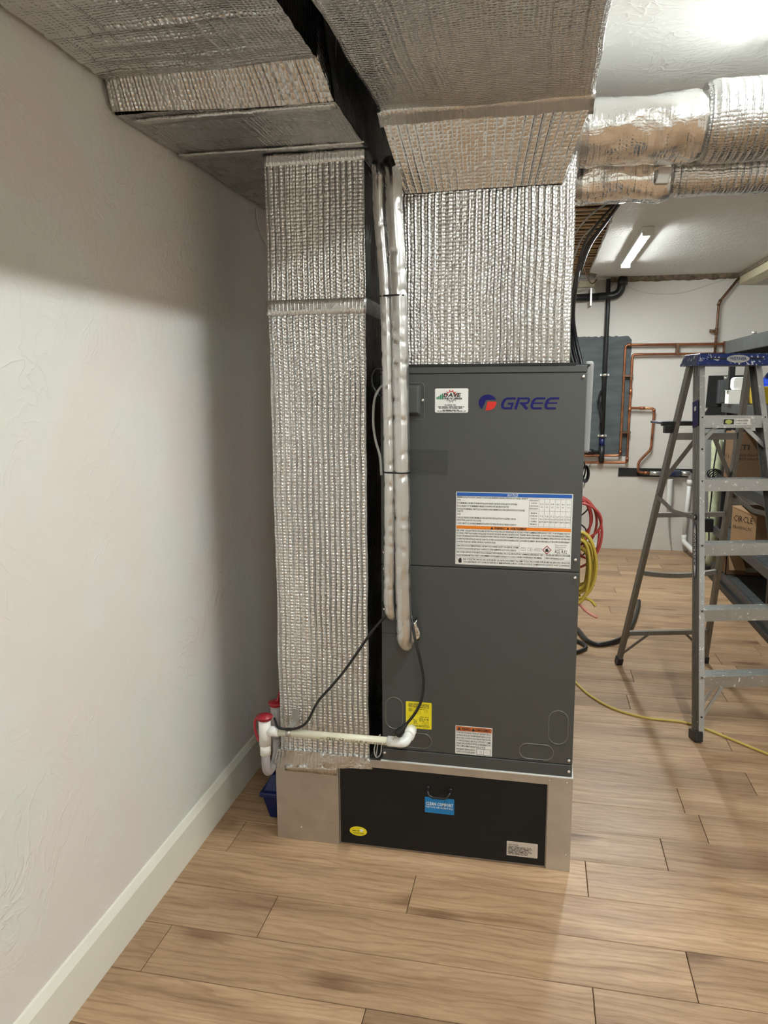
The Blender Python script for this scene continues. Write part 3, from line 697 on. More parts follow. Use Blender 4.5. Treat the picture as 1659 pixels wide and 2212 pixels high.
# yellow instruction sticker
ys = label_plate('instruction_sticker', -.414, -.327, .459, .553, M_yel, lo_p, 0.0, r=.003)
bm = B()
for i in range(4): greek(bm, -.405, -.335, .545-i*.004, .0028, yk, rg, .95)
for x0, x1, z in ((-.405, -.389, .527), (-.405, -.390, .523), (-.405, -.391, .519), (-.370, -.350, .527), (-.403, -.386, .501), (-.366, -.336, .500), (-.368, -.336, .494), (-.370, -.345, .490), (-.368, -.350, .486), (-.392, -.376, .489), (-.388, -.374, .484), (-.388, -.374, .480), (-.388, -.374, .476)): greek(bm, x0, x1, z, .0026, yk, rg, .9)
for x, z in ((-.382, .518), (-.368, .516), (-.345, .521), (-.353, .477), (-.341, .479)): ribbon(bm, [(x-.006, z-.006), (x-.004, z+.004), (x+.001, z+.007), (x+.004, z), (x-.001, z-.005)], .0008, yk)
flat(bm, [(-.379, .530), (-.374, .527), (-.376, .524)], yk); flat(bm, [(-.343, .492), (-.337, .494), (-.339, .488)], yk)
for z in (.470, .466): greek(bm, -.400, -.334, z, .0026, yk, rg, .95)
obj('print', bm, pbr('ink_olive', (.10, .09, .02), .5), ys)
# small warning label
ws = label_plate('warning_label', -.247, -.126, .383, .482, M_white, lo_p, 0.0, r=.001)
bm = B(); rect(bm, -.245, -.128, .464, .480, yk); obj('warning_band', bm, M_orange2, ws)
bm = B(); text(bm, 'WARNING /', -.226, .468, .0078, .030, 0, .03, y=-.0014); text(bm, 'AVERTISSEMENT', -.182, .468, .0078, .050, 0, .03, y=-.0014)
for x in (-.241, -.194): flat(bm, [(x, .4665), (x+.012, .4665), (x+.006, .478)], -.0014)
for i, (s, wd) in enumerate((('IF THE UNIT DISCHARGES THE AIR AT THE RIGHT SIDE AS', .113), ('SHOWN IN THE FIGURE, THE REFRIGERANT SENSOR SHOULD', .113), ('BE IN THE LOCATION SHOWN IN THIS FIGURE', .113), ("SI L'UNITE DECHARGE L'AIR SUR LE COTE DROIT COMME", .113), ('INDIQUE SUR LA FIGURE, LE CAPTEUR DE REFRIGERANT DOIT', .113), ("ETRE A L'EMPLACEMENT INDIQUE DANS LA FIGURE", .096), ('REFRIGERANT LEAKAGE SENSOR', .062), ('CAPTEUR DE FUITE DE REFRIGERANT', .062))):
    text(bm, s, -.2435, .4555-i*.0094-(.002 if i > 5 else 0), .0063, wd, 0, .012, y=-.0013)
ribbon(bm, [(-.176, .386), (-.131, .386), (-.131, .406), (-.176, .406)], .0012, -.0013, True); ribbon(bm, [(-.153, .386), (-.153, .406)], .0010, -.0013)
for x in (-.165, -.161, -.145, -.139): ribbon(bm, [(x, .391), (x, .401)], .0006, -.0013)
obj('print', bm, M_ink, ws)

# ------------------------------------------------------------------ return duct: drop, plenum box and trunk in foil wrap
rd = thing('return_duct', (-.70, .25, .30), 'foil-wrapped return air duct dropping beside the left wall', 'air duct', 'foil-wrapped ducts')
DX0, DX1 = -.862, -.541
obj('drop', foil_grid(B(), boxc(DX0, DX1, .002, .50, .305, 2.31), .018, 'FBL', .0035, 5.0, 1.0), M_foilA, rd, bevel=.007, seg=3, ang=55)
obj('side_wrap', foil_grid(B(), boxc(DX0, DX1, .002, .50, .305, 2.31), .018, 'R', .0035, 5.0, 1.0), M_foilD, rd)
PX0 = -1.131
obj('plenum', foil_grid(B(), [(PX0, -.385, 2.308), (-.535, -.36, 2.302), (-.541, .82, 2.306), (PX0, .82, 2.313), (PX0, -.52, 2.60), (-.54, -.52, 2.60), (-.541, .82, 2.60), (PX0, .82, 2.60)], .022, 'BLTD', .005, 5.0, 2.0), M_foilN, rd, bevel=.008, seg=3, ang=55)
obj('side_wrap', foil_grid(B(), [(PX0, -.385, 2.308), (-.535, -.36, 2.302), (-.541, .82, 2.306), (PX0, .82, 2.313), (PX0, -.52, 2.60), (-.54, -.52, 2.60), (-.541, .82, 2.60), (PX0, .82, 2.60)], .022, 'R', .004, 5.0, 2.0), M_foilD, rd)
obj('trunk', foil_grid(B(), boxc(PX0, -.556, -3.2, -.42, 2.376, 2.60), .012, 'FLTD', .007, 4.0, 3.0, [(-.47, .007, .010, .02), (-.535, .008, .010, .03), (-.60, .006, .012, .02), (-.665, .009, .009, .05), (-.78, .006, .012, .04), (-.93, .006, .014, .03), (-1.1, .006, .014, .0)]), M_foilT, rd, bevel=.016, seg=3, ang=55)
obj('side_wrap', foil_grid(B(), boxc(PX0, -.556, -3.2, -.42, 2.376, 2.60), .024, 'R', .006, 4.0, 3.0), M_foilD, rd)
obj('transition', foil_grid(B(), [(PX0, -.435, 2.376), (-.553, -.44, 2.376), (-.536, -.355, 2.300), (PX0, -.40, 2.307), (PX0, -.435, 2.56), (-.553, -.44, 2.56), (-.538, -.30, 2.56), (PX0, -.30, 2.56)], .02, 'DRL', .004, 6.0, 4.0), M_foilN, rd, bevel=.008, seg=3, ang=55)
tape('tape', boxc(DX0-.002, DX1+.002, -.0015, .502, 1.815, 1.862), rd, seed=2.0, faces='FLRTD', amp=.0012)
tape('tape', boxc(DX0-.001, DX1+.002, -.0012, .502, 2.264, 2.300), rd, seed=3.0, faces='FLRTD', amp=.0012)
tape('tape', [(-.886, -.005, .272), (DX1+.012, -.006, .300), (DX1+.012, .1, .300), (-.886, .3, .272), (-.872, -.004, .340), (DX1+.004, -.004, .338), (DX1+.004, .1, .338), (-.872, .3, .340)], rd, amp=.004, seed=4.0)
tape('tape', [(-.845, -.0045, .262), (-.655, -.0045, .262), (-.655, -.001, .262), (-.845, -.001, .262), (-.845, -.0045, .285), (-.655, -.0045, .300), (-.655, -.001, .300), (-.845, -.001, .285)], rd, amp=.0015, seed=5.0)
tape('tape', boxc(PX0+.03, -.54, -.352, -.315, 2.298, 2.304), rd, amp=.002, seed=6.0)
tape('tape', boxc(PX0+.01, -.53, -.045, .0, 2.2985, 2.303), rd, amp=.002, seed=6.5)

# ------------------------------------------------------------------ supply duct: plenum on the air handler, sloped throat, trunk
sd = thing('supply_duct', (-.18, .25, AZ1), 'foil-wrapped supply air duct rising from the grey air handler', 'air duct', 'foil-wrapped ducts')
SY, SZ = -.115, 2.345
obj('plenum', foil_grid(B(), boxc(-.430, .082, .008, .50, AZ1+.004, 2.42), .018, 'FBLR', .0035, 5.0, 7.0), M_foilB, sd, bevel=.008, seg=3, ang=55)
obj('throat', foil_grid(B(), [(-.415, .002, 2.160), (.040, .002, 2.162), (.080, .12, 2.13), (-.43, .12, 2.13), (-.470, SY, SZ), (.118, SY, SZ), (.118, .12, 2.47), (-.470, .12, 2.47)], .016, 'FLR', .0035, 6.0, 8.0), M_foilB, sd, bevel=.008, seg=3, ang=30)
obj('trunk', foil_grid(B(), boxc(-.470, .118, -3.2, .52, SZ, 2.60), .022, 'FBLRTD', .007, 5.0, 9.0), M_foilT, sd, bevel=.014, seg=3, ang=55)
tape('tape', [(-.470, SY-.03, SZ-.002), (.118, SY-.03, SZ-.002), (.118, SY+.03, SZ-.03), (-.470, SY+.03, SZ-.03), (-.470, SY-.03, SZ+.01), (.118, SY-.03, SZ+.01), (.118, SY+.03, SZ+.01), (-.470, SY+.03, SZ+.01)], sd, amp=.002, seed=8.5)
bm = B(); box(bm, -.45, .10, -.004, .03, AZ1, AZ1+.007); obj('base_flange', bm, M_blkm, sd)

# branch ducts leaving the plenum to the right, wrapped and bulging
def wrap_duct(name, mat, parent, x0, x1, cy, cz, ry, rz, seed, amp, ex=2.6, sag=0.0, n=56, dx=.012):
    bm = B(); lay = bm.loops.layers.uv.verify(); m = max(4, int((x1-x0)/dx)); rings = []
    for i in range(m+1):
        x = x0+(x1-x0)*i/m; ring = []
        e = 1.0-.10*max(0, 1-min(i, m-i)/2.5)
        for k in range(n):
            a = 2*math.pi*k/n; c_, s_ = math.cos(a), math.sin(a)
            y = ry*e*math.copysign(abs(c_)**(2/ex), c_); z = rz*e*math.copysign(abs(s_)**(2/ex), s_)
            p = V((x, cy+y, cz+z+sag*(x-x0)))
            d = noise.noise_vector(p*9+V((seed, 0, 0)))*amp+noise.noise_vector(p*34+V((0, seed, 0)))*amp*.45
            ring.append(bm.verts.new(p+V((d.x*.3, d.y, d.z))))
        rings.append(ring)
    for i in range(m):
        for k in range(n):
            f = bm.faces.new((rings[i][k], rings[i+1][k], rings[i+1][(k+1) % n], rings[i][(k+1) % n])); f.smooth = True
            for lp_, (p, q) in zip(f.loops, ((i, k), (i+1, k), (i+1, k+1), (i, k+1))): lp_[lay].uv = (p*dx, q/n*3*(ry+rz)+seed)
    bm.faces.new(rings[0]); bm.faces.new(rings[-1][::-1])
    bmesh.ops.recalc_face_normals(bm, faces=bm.faces)
    return obj(name, bm, mat, parent)
b1 = thing('branch_duct', (.5, .14, 2.25), 'upper foil-wrapped branch duct running right from the supply duct', 'air duct', 'foil-wrapped ducts')
wrap_duct('sleeve', M_foilS, b1, .087, .445, .17, 2.345, .125, .090, 1.0, .013, ex=2.3)
wrap_duct('wrap', M_foilB, b1, .440, 1.25, .17, 2.352, .135, .105, 2.0, .005, ex=2.4)
b2 = thing('branch_duct', (.5, .36, 2.18), 'lower foil-wrapped branch duct behind the upper branch duct', 'air duct', 'foil-wrapped ducts')
wrap_duct('sleeve', M_foilS, b2, .087, .39, .395, 2.266, .09, .075, 3.0, .013, ex=2.6)
wrap_duct('wrap', M_foilB, b2, .385, 1.25, .395, 2.270, .09, .070, 4.0, .006, ex=2.6)
bm = B(); hexa(bm, [(.335, .288, 2.219), (.372, .288, 2.217), (.372, .311, 2.217), (.335, .311, 2.219), (.345, .288, 2.266), (.385, .288, 2.266), (.385, .311, 2.266), (.345, .311, 2.266)]); obj('strap_plate', bm, M_galv, b2, bevel=.002)

# ------------------------------------------------------------------ insulated refrigerant lines
def foil_pipe(name, pts, r, label, seed):
    P_ = smooth_path(pts, 40); out = [P_[0]]
    for p in P_[1:]:
        if (p-out[-1]).length > .006: out.append(p)
    r_ = random.Random(seed); cre = []; s = .03; tot = sum((out[i+1]-out[i]).length for i in range(len(out)-1))
    while s < tot: cre.append((s, r_.uniform(0, 6.28), r_.uniform(.5, 1))); s += r_.uniform(.03, .075)
    def rad(rr):
        def f(k, s_):
            a = 2*math.pi*k/28; v_ = rr*(1+.05*noise.noise(V((math.cos(a)*1.5, math.sin(a)*1.5, s_*22+seed))))
            for cs, ca, am in cre:
                dd = abs(s_-cs-.006*math.sin(a*2+ca))
                if dd < .010 and math.cos(a-ca) > -.2: v_ -= rr*.20*am*(1-dd/.010)
            return v_
        return f
    bm = B(); tube(bm, out, [rad(r)]*len(out), 28, True, uv=2*math.pi*r)
    return obj(name, bm, M_foilP, None, smooth=True, origin=pts[len(pts)//2]) if label is None else tag(obj(name, bm, M_foilP, None, smooth=True, origin=pts[-2]), label, 'pipe', 'foil-insulated refrigerant lines')
foil_pipe('refrigerant_line', [(-.518, .12, 2.262), (-.508, .02, 2.25), (-.488, -.045, 2.20), (-.483, -.058, 2.10), (-.470, -.060, 1.95), (-.4635, -.060, 1.84), (-.458, -.060, 1.6), (-.4545, -.060, 1.33), (-.455, -.060, 1.1), (-.457, -.060, .95), (-.456, -.058, .885), (-.450, -.044, .862), (-.445, -.004, .858)], .0185, 'thin foil-insulated refrigerant line left of the thicker one', 3.0)
foil_pipe('refrigerant_line', [(-.478, .12, 2.262), (-.466, .02, 2.25), (-.443, -.050, 2.19), (-.437, -.064, 2.10), (-.428, -.064, 1.95), (-.423, -.064, 1.84), (-.4185, -.064, 1.6), (-.4145, -.064, 1.33), (-.413, -.064, 1.1), (-.411, -.064, .95), (-.4085, -.064, .84), (-.407, -.060, .785), (-.402, -.036, .766), (-.398, -.004, .770)], .0250, 'thick foil-insulated refrigerant line hanging in front of the air handler', 8.0)
for (z, xa, xb, lab) in ((1.856, -.4835, -.400, 'black cable tie binding the two foil lines near the supply plenum'), (1.327, -.4755, -.3885, 'black cable tie binding the two foil lines at mid height')):
    bm = B(); pts = [V((x, y, z)) for x, y in [(p[0], p[1]) for p in [(xa+.018, -.080), (xb-.024, -.0905), (xb-.006, -.083), (xb+.001, -.064), (xb-.006, -.045), (xb-.024, -.037), (xa+.018, -.040), (xa+.004, -.047), (xa-.001, -.060), (xa+.004, -.073)]]]
    n = len(pts); lo = [bm.verts.new(p+V((0, 0, -.0026))) for p in pts]; hi = [bm.verts.new(p+V((0, 0, .0026))) for p in pts]
    for i in range(n): bm.faces.new((lo[i], lo[(i+1) % n], hi[(i+1) % n], hi[i]))
    o = obj('cable_tie', bm, M_blk, None, origin=((xa+xb)/2, -.064, z)); o.modifiers.new('s', 'SOLIDIFY').thickness = .003
    tag(o, lab, 'cable tie', 'cable ties on the refrigerant lines')
bm = B()
foil_grid(bm, [(-.388, -.052, .775), (-.362, -.045, .790), (-.362, -.004, .785), (-.388, -.004, .775), (-.386, -.050, .835), (-.368, -.045, .850), (-.368, -.004, .85), (-.386, -.004, .835)], .006, amp=.009, f1=30.0, seed=3.0)
tag(obj('foil_scrap', bm, M_foilS, None, smooth=True, origin=(-.375, -.01, .81)), 'crumpled foil scrap beside the lower elbow of the thick foil line', 'foil')

# ------------------------------------------------------------------ condensate drain
DY, DZ = -.072, .4385
dp = thing('drain_pipe', (-.62, DY, DZ), 'cream and white plastic condensate drain pipe with trap and red caps', 'drain pipe')
pp = obj('pipe', tube(B(), [(-.862, DY, DZ-.001), (-.425, DY, DZ+.002)], .0134, 20), M_pvcp, dp); pp['label'] = 'cream pipe with printed lettering'
def on_pipe(X, Z):
    a = (Z-DZ)/.0137; return (X, DY-.0137*math.cos(a), DZ+.0137*math.sin(a))
bm = B(); text(bm, '3/4"', -.690, DZ-.0055, .0065, .016, .1, fn=on_pipe); text(bm, 'CRESLINE', -.670, DZ-.0065, .0095, .062, .12, .03, fn=on_pipe); text(bm, 'PVC', -.602, DZ-.0055, .0060, .013, fn=on_pipe); text(bm, 'SCH 40', -.584, DZ-.0065, .0095, .042, fn=on_pipe); text(bm, '480 PSI WATER AT 73', -.538, DZ-.0055, .0065, .085, fn=on_pipe)
obj('pipe_print', bm, M_ink, pp)
bm = B(); tube(bm, [(-.462, DY, DZ+.002), (-.418, DY, DZ+.002)], .0170, 20); tube(bm, fillet([(-.430, DY, DZ+.002), (-.404, DY, DZ+.002), (-.400, DY+.03, DZ+.010), (-.396, DY+.068, DZ+.014)], .022, 6), .0165, 20)
tube(bm, [(-.3985, DY+.030, DZ+.0105), (-.396, DY+.073, DZ+.014)], .0195, 20); obj('elbow', bm, M_pvc, dp)
bm = B(); TX = -.888
tube(bm, [(TX+.012, DY, DZ), (TX+.05, DY, DZ)], .0172, 20); tube(bm, [(TX, DY, .352), (TX, DY, .392)], .0182, 20); tube(bm, [(TX, DY, .388), (TX, DY, .482)], .0205, 22); obj('tee', bm, M_pvc, dp)
obj('red_cap', lathe(B(), [(.0225, 0), (.0245, .002), (.0245, .008), (.0285, .009), (.0285, .013), (.017, .0145), (.0155, .018), (.004, .017)], (TX, DY, .478), 'z', 24), M_rcap, dp)
bm = B(); pts = [V((TX-.022, DY+.004, .486)), V((TX-.034, DY+.002, .47)), V((TX-.036, DY+.002, .44)), V((TX-.028, DY-.002, .415)), V((TX-.020, DY-.004, .40))]; bmp = smooth_path(pts, 4); tube(bm, bmp, .0050, 8); obj('cap_strap', bm, M_rcap, dp)
bm = B(); RX, RY = -.893, .055; tube(bm, [(RX, RY, .352), (RX, RY, .388)], .0182, 20); tube(bm, [(RX, RY, .385), (RX, RY, .478)], .0200, 20)
tube(bm, [(RX, RY, DZ), (RX+.03, RY+.04, DZ+.012)], .0165, 16); obj('tee', bm, M_pvcg, dp)
obj('red_cap', lathe(B(), [(.0225, 0), (.0245, .002), (.0245, .008), (.0275, .009), (.0275, .013), (.012, .0145), (.004, .015)], (RX, RY, .474), 'z', 24), M_rcap, dp)
bm = B(); tube(bm, smooth_path([(RX+.005, RY, .488), (RX+.010, RY+.02, .515), (RX+.025, RY+.05, .56), (RX+.045, RY+.09, .60)], 5), .005, 8); obj('cap_strap', bm, M_rcap, dp)
bm = B(); tube(bm, fillet([(TX, DY, .375), (TX, DY, .272), (RX, RY, .272), (RX, RY, .375)], .062, 12), .0150, 20); obj('trap', bm, M_pvcg, dp)
bm = B(); tube(bm, [(-.810, DY, DZ), (-.792, DY, DZ)], .0146, 16); box(bm, -.812, -.790, DY+.012, -.003, DZ+.010, DZ+.014); box(bm, -.812, -.786, -.006, -.003, DZ-.03, DZ+.05); obj('strap', bm, M_tape if False else M_galv, dp)
# blue pump bucket behind the trap
bk = thing('pump_bucket', (-.925, .20, 0), 'dark blue plastic bucket on the floor behind the drain trap', 'bucket')
bm = B(); hexa(bm, [(-.952, .115, 0), (-.892, .115, 0), (-.892, .33, 0), (-.952, .33, 0), (-.972, .095, .095), (-.892, .095, .095), (-.892, .35, .095), (-.972, .35, .095)]); obj('bucket', bm, M_bluep, bk, bevel=.004)
bm = B(); box(bm, -.981, -.890, .086, .36, .093, .112); obj('rim', bm, M_bluep, bk, bevel=.005)
bm = B(); hexa(bm, [(-.968, .10, .111), (-.892, .10, .111), (-.892, .34, .111), (-.968, .34, .111), (-.945, .12, .170), (-.892, .12, .170), (-.892, .30, .170), (-.945, .30, .170)]); obj('lid', bm, M_bluep, bk, bevel=.004)
bm = B(); box(bm, -.944, -.915, .14, .18, .168, .32); obj('stem', bm, M_bluep, bk, bevel=.004)
bm = B(); tube(bm, [(-.900, .11, .165), (-.900, .105, .27)], .006, 8); obj('hose', bm, M_grayc, bk)

# ------------------------------------------------------------------ power cord
pc = thing('mains_lead', (-.41, -.05, .47), 'black power cord with plug dangling in front of the air handler', 'mains lead')
bm = B(); tube(bm, smooth_path([(-.500, .03, .90), (-.484, -.015, .882), (-.468, -.03, .866), (-.52, -.05, .80), (-.60, -.055, .68), (-.65, -.06, .615), (-.70, -.065, .555), (-.735, -.075, .487), (-.765, -.078, .463), (-.800, -.082, .456), (-.835, -.082, .458), (-.856, -.050, .462), (-.868, -.03, .465)], 8), .0045, 10); obj('cord', bm, M_blk, pc)
bm = B(); tube(bm, smooth_path([(-.448, -.02, .884), (-.42, -.012, .888), (-.392, -.040, .870), (-.372, -.075, .80), (-.352, -.078, .72), (-.343, -.078, .66), (-.348, -.078, .60), (-.366, -.080, .555), (-.394, -.082, .515), (-.404, -.084, .503)], 8), .0046, 10); obj('cord', bm, M_blk, pc)
bm = B(); tube(bm, [(-.397, -.083, .512), (-.404, -.084, .502), (-.408, -.084, .497), (-.413, -.084, .490), (-.424, -.085, .476), (-.427, -.085, .472)], [.0052, .0062, .0085, .0125, .0145, .0135], 14); obj('plug', bm, M_blk, pc)
bm = B()
for dx, dz in ((.007, .006), (-.006, -.004)): bar(bm, (-.427+dx*.6, -.085, .472+dz*.3-.0), (-.437+dx*.6, -.085, .4565+dz*.3), (0, 1, 0), .006, .0015)
cyl(bm, (-.427, -.079, .472), (-.436, -.079, .458), .0022); obj('prong', bm, M_screw, pc)
# thin cables behind the refrigerant lines
bm = B(); tube(bm, smooth_path([(-.475, -.004, 1.60), (-.495, -.008, 1.585), (-.512, -.01, 1.55), (-.517, -.008, 1.48), (-.510, -.006, 1.42), (-.497, -.004, 1.37), (-.493, -.003, 1.31)], 8), .004, 8); tag(obj('control_cable', bm, M_grayc, None, origin=(-.495, -.005, 1.40)), 'thin grey cable looping at the left edge of the air handler', 'cable')
bm = B(); tube(bm, smooth_path([(-.488, -.004, 1.64), (-.505, -.008, 1.645), (-.520, -.006, 1.622), (-.517, -.006, 1.59), (-.500, -.004, 1.565), (-.487, -.003, 1.56)], 8), .003, 8); tag(obj('control_cable', bm, M_blk, None, origin=(-.49, -.004, 1.60)), 'short black cable loop at the top left corner of the air handler', 'cable')
bm = B(); tube(bm, smooth_path([(-.517, -.002, .345), (-.508, -.012, .40), (-.500, -.012, .43), (-.512, -.01, .41), (-.522, -.008, .37), (-.515, -.006, .345), (-.500, -.006, .36), (-.497, -.006, .395)], 8), .0022, 8); tag(obj('wire', bm, M_grayc, None, origin=(-.51, -.006, .345)), 'thin pale wire loop between the foil drop and the air handler base', 'wire')

bm = B(); tube(bm, smooth_path([(-1.139, .66, 2.30), (-1.138, .67, 2.25), (-1.138, .72, 2.20), (-1.138, .80, 2.17)], 6), .003, 6); tag(obj('wire', bm, M_wall, None, origin=(-1.139, .7, 2.3)), 'thin white wire on the left wall beside the foil drop', 'wire')
# ------------------------------------------------------------------ cables right of the air handler
cb = [((.395, 2.3, 2.60), (.292, 2.0, 2.43), (.207, 1.6, 2.279), (.155, 1.2, 2.125), (.128, .9, 2.0), (.112, .72, 1.87), (.120, .62, 1.77), (.147, .585, 1.66)),
      ((.405, 2.33, 2.61), (.305, 2.0, 2.44), (.222, 1.62, 2.285), (.165, 1.2, 2.125), (.118, .85, 1.95), (.105, .68, 1.82), (.112, .62, 1.73), (.131, .585, 1.66)),
      ((.38, 2.25, 2.60), (.270, 1.95, 2.44), (.19, 1.55, 2.28), (.142, 1.15, 2.10), (.110, .85, 1.93), (.092, .68, 1.80), (.100, .62, 1.70), (.117, .585, 1.66))]
for i, c in enumerate(cb):
    bm = B(); tube(bm, smooth_path(c, 8), .0075, 8)
    tag(obj('power_cable', bm, M_blk, None, origin=c[-1]), ('outermost black cable coming down to the air handler from the torn ceiling', 'middle black cable coming down to the air handler from the torn ceiling', 'innermost black cable coming down to the air handler from the torn ceiling')[i], 'cable', 'black cables from the ceiling opening')
for i, c in enumerate((((.37, 2.34, 2.64), (.26, 2.2, 2.55), (.18, 2.3, 2.48), (.13, 2.4, 2.40)), ((.39, 2.5, 2.65), (.29, 2.4, 2.53), (.21, 2.5, 2.46), (.16, 2.6, 2.33)))):
    bm = B(); tube(bm, smooth_path(c, 8), .005, 8); tag(obj('loose_wire', bm, M_grayc, None, origin=c[0]), ('grey wire hanging nearest in the torn ceiling opening', 'grey wire hanging deeper in the torn ceiling opening')[i], 'wire', 'grey wires in the ceiling opening')
bm = B(); tube(bm, smooth_path([(.26, 4.3, 2.66), (.33, 4.6, 2.60), (.40, 4.9, 2.53), (.44, 5.0, 2.53), (.47, 5.05, 2.57)], 8), .006, 8); tag(obj('loose_wire', bm, M_copper2, None, origin=(.26, 4.3, 2.66)), 'bent brown wire hanging below the ceiling edge near the black drain pipe', 'wire')
# red tubing coil and yellow cable coil hanging on the unit's right side
bm = B()
def coil(cx, cz, y, rx, rz, turns, r, jit, seed, tail=None, drop=0.0, lean=0.0):
    r_ = random.Random(seed); pts = []
    for i in range(turns*14+1):
        a = 2*math.pi*i/14; tn = i/14
        kx = rx*(1+jit*math.sin(tn*2.3+seed)); kz = rz*(1+jit*math.cos(tn*1.7+seed))
        pts.append(V((cx+kx*math.sin(a)+lean*math.cos(a), y+.012*tn-.02*math.cos(a), cz+kz*math.cos(a)+drop*math.sin(tn*1.9))))
    if tail: pts += [V(p) for p in tail]
    return smooth_path(pts, 3)
for i in range(1):
    tube(bm, coil(.140, 1.055, .60, .086, .112, 5, .0055, .30, 2.0, [(.16, .66, .95), (.205, .67, .92), (.235, .68, .955), (.24, .68, 1.03)], .030), .0050, 8)
tag(obj('pex_coil', bm, M_pex, None, origin=(.145, .62, 1.05)), 'red plastic tubing coil hanging at the right side of the air handler', 'tubing')
bm = B(); tube(bm, coil(.160, .895, .55, .050, .112, 8, .0055, .30, 5.0, [(.165, .63, .795), (.185, .64, .765), (.215, .65, .752), (.235, .65, .728)], .008), .0062, 8)
tag(obj('cable_coil', bm, M_ycoil, None, origin=(.165, .58, .90)), 'bundle of yellow cable hanging below the red tubing coil', 'cable')
bm = B(); tube(bm, smooth_path([(.150, .57, .83), (.155, .57, .78), (.175, .59, .745), (.205, .60, .715), (.240, .61, .695)], 6), .0065, 8); tag(obj('cable_end', bm, M_pink, None, origin=(.15, .57, .80)), 'pink cable end sticking out under the yellow bundle', 'cable')
ck = thing('control_lead', (.14, .56, 1.36), 'thin black crinkled lead with a tied hank behind the red tubing coil', 'lead')
bm = B(); tube(bm, smooth_path([(.130, .555, 1.40), (.150, .60, 1.345), (.175, .64, 1.275), (.165, .70, 1.21), (.150, .72, 1.16), (.196, .73, 1.11), (.158, .73, 1.06), (.192, .73, 1.02), (.178, .73, .97), (.20, .73, .945), (.182, .73, .915), (.152, .72, .905)], 6), .003, 8); obj('lead', bm, M_blk, ck)
for i in range(4):
    bm = B(); tube(bm, [V((.176+.015*math.cos(a*.5236)*(1-.12*i), .65+.006*i, 1.255+.034*math.sin(a*.5236)*(1-.08*i))) for a in range(13)], .003, 6, False); obj('hank_loop', bm, M_blk, ck)

# ------------------------------------------------------------------ things on the floor
bm = B(); tube(bm, smooth_path([(.10, 2.0, .006), (.17, 1.85, .006), (.231, 1.659, .006), (.30, 1.49, .006), (.407, 1.347, .006), (.55, 1.275, .006), (.70, 1.262, .006), (.80, 1.20, .006), (1.011, .992, .006), (1.30, .72, .006), (1.55, .60, .006)], 10), .006, 8)
tag(obj('extension_cord', bm, M_ydk, None, origin=(.8, 1.2, 0)), 'yellow extension cord snaking across the floor past the ladder', 'extension cord')
bm = B(); tube(bm, smooth_path([(.20, 2.80, .016), (.273, 2.60, .016), (.332, 2.354, .016), (.412, 2.308, .016), (.551, 2.459, .016), (.64, 2.746, .016), (.712, 3.083, .016), (.757, 3.355, .017)], 8), .0145, 10)
tag(obj('black_hose', bm, M_blk, None, origin=(.45, 2.35, 0)), 'thick black hose curving on the floor between air handler and ladder', 'hose')
bm = B(); tube(bm, smooth_path([(.15, 2.48, .013), (.262, 2.36, .013), (.310, 2.275, .013), (.30, 2.20, .013), (.23, 2.12, .013)], 8), .012, 10)
tag(obj('black_hose', bm, M_blk, None, origin=(.28, 2.3, 0)), 'short black hose end hooked on the floor beside the air handler', 'hose')

# ------------------------------------------------------------------ back wall services
YP = YB-.045
bm = B(); n = 30
top = [(.12+(.805-.12)*i/n, 2.075+noise.noise(V((i*.7, 2, 1)))*.012) for i in range(n+1)]
rgt = [(.835+noise.noise(V((5, i*.6, 1)))*.012, 2.04-(2.04-.93)*i/n) for i in range(n+1)]
prism(bm, [(.12, .93)]+rgt[::-1]+top[::-1], YB-.006, YB-.001)
tag(obj('wall_membrane', bm, M_mem, None, origin=(.5, YB, .93)), 'torn-edged grey membrane patch on the back wall', 'wall membrane')
db = thing('drain_line', (.5, YP, 2.4), 'black plastic drain line with wide elbow high on the back wall', 'pipe')
bm = B(); tube(bm, [(-.05, YP-.01, 2.43), (.50, YP-.01, 2.44)], .036, 16); obj('pipe', bm, M_bpipe, db)
bm = B(); tube(bm, fillet([(.50, YP-.01, 2.44), (.705, YP-.01, 2.45), (.725, YP-.01, 2.615)], .13, 8), .038, 16); obj('elbow', bm, M_bpipe, db)
bm = B(); tube(bm, [(.722, YP-.01, 2.545), (.725, YP-.01, 2.60)], .046, 16); obj('collar', bm, M_bpipe, db)
bm = B(); box(bm, .43, .445, YP-.052, YB, 2.36, 2.52); obj('hanger', bm, M_galv, db)
vp = thing('gas_pipe', (.595, YP, .95), 'black vertical pipe running down the grey membrane', 'pipe')
bm = B(); tube(bm, [(.592, YP-.02, 2.60), (.598, YP-.02, 2.30), (.597, YP, 1.9), (.597, YP, 1.06)], .021, 14); obj('pipe', bm, M_bpipe, vp)
for z in (1.71, 1.125):
    bm = B(); tube(bm, [(.597, YP, z-.012), (.597, YP, z+.012)], .027, 12); box(bm, .555, .64, YB-.02, YB-.004, z-.010, z+.010); obj('clamp', bm, M_screw, vp)
bm = B(); tube(bm, [(.597, YP, 1.10), (.597, YP, 1.02)], .025, 12); obj('valve', bm, M_bluep, vp)
bm = B(); tube(bm, [(.597, YP, 1.03), (.597, YP, .86)], .028, 12); tube(bm, [(.597, YP, .965), (.40, YP, .97)], .016, 10); tube(bm, [(.52, YP, .967), (.45, YP, .968)], .026, 10); obj('fitting', bm, M_bpipe, vp)
bm = B(); tube(bm, smooth_path([(.58, YP-.03, 1.58), (.55, YP-.03, 1.50), (.57, YP-.03, 1.40), (.585, YP-.03, 1.33), (.575, YP-.03, 1.25)], 6), .010, 8); tag(obj('cable_slack', bm, M_blk, None, origin=(.58, YP, 1.4)), 'black cable bulging along the black vertical pipe', 'cable')
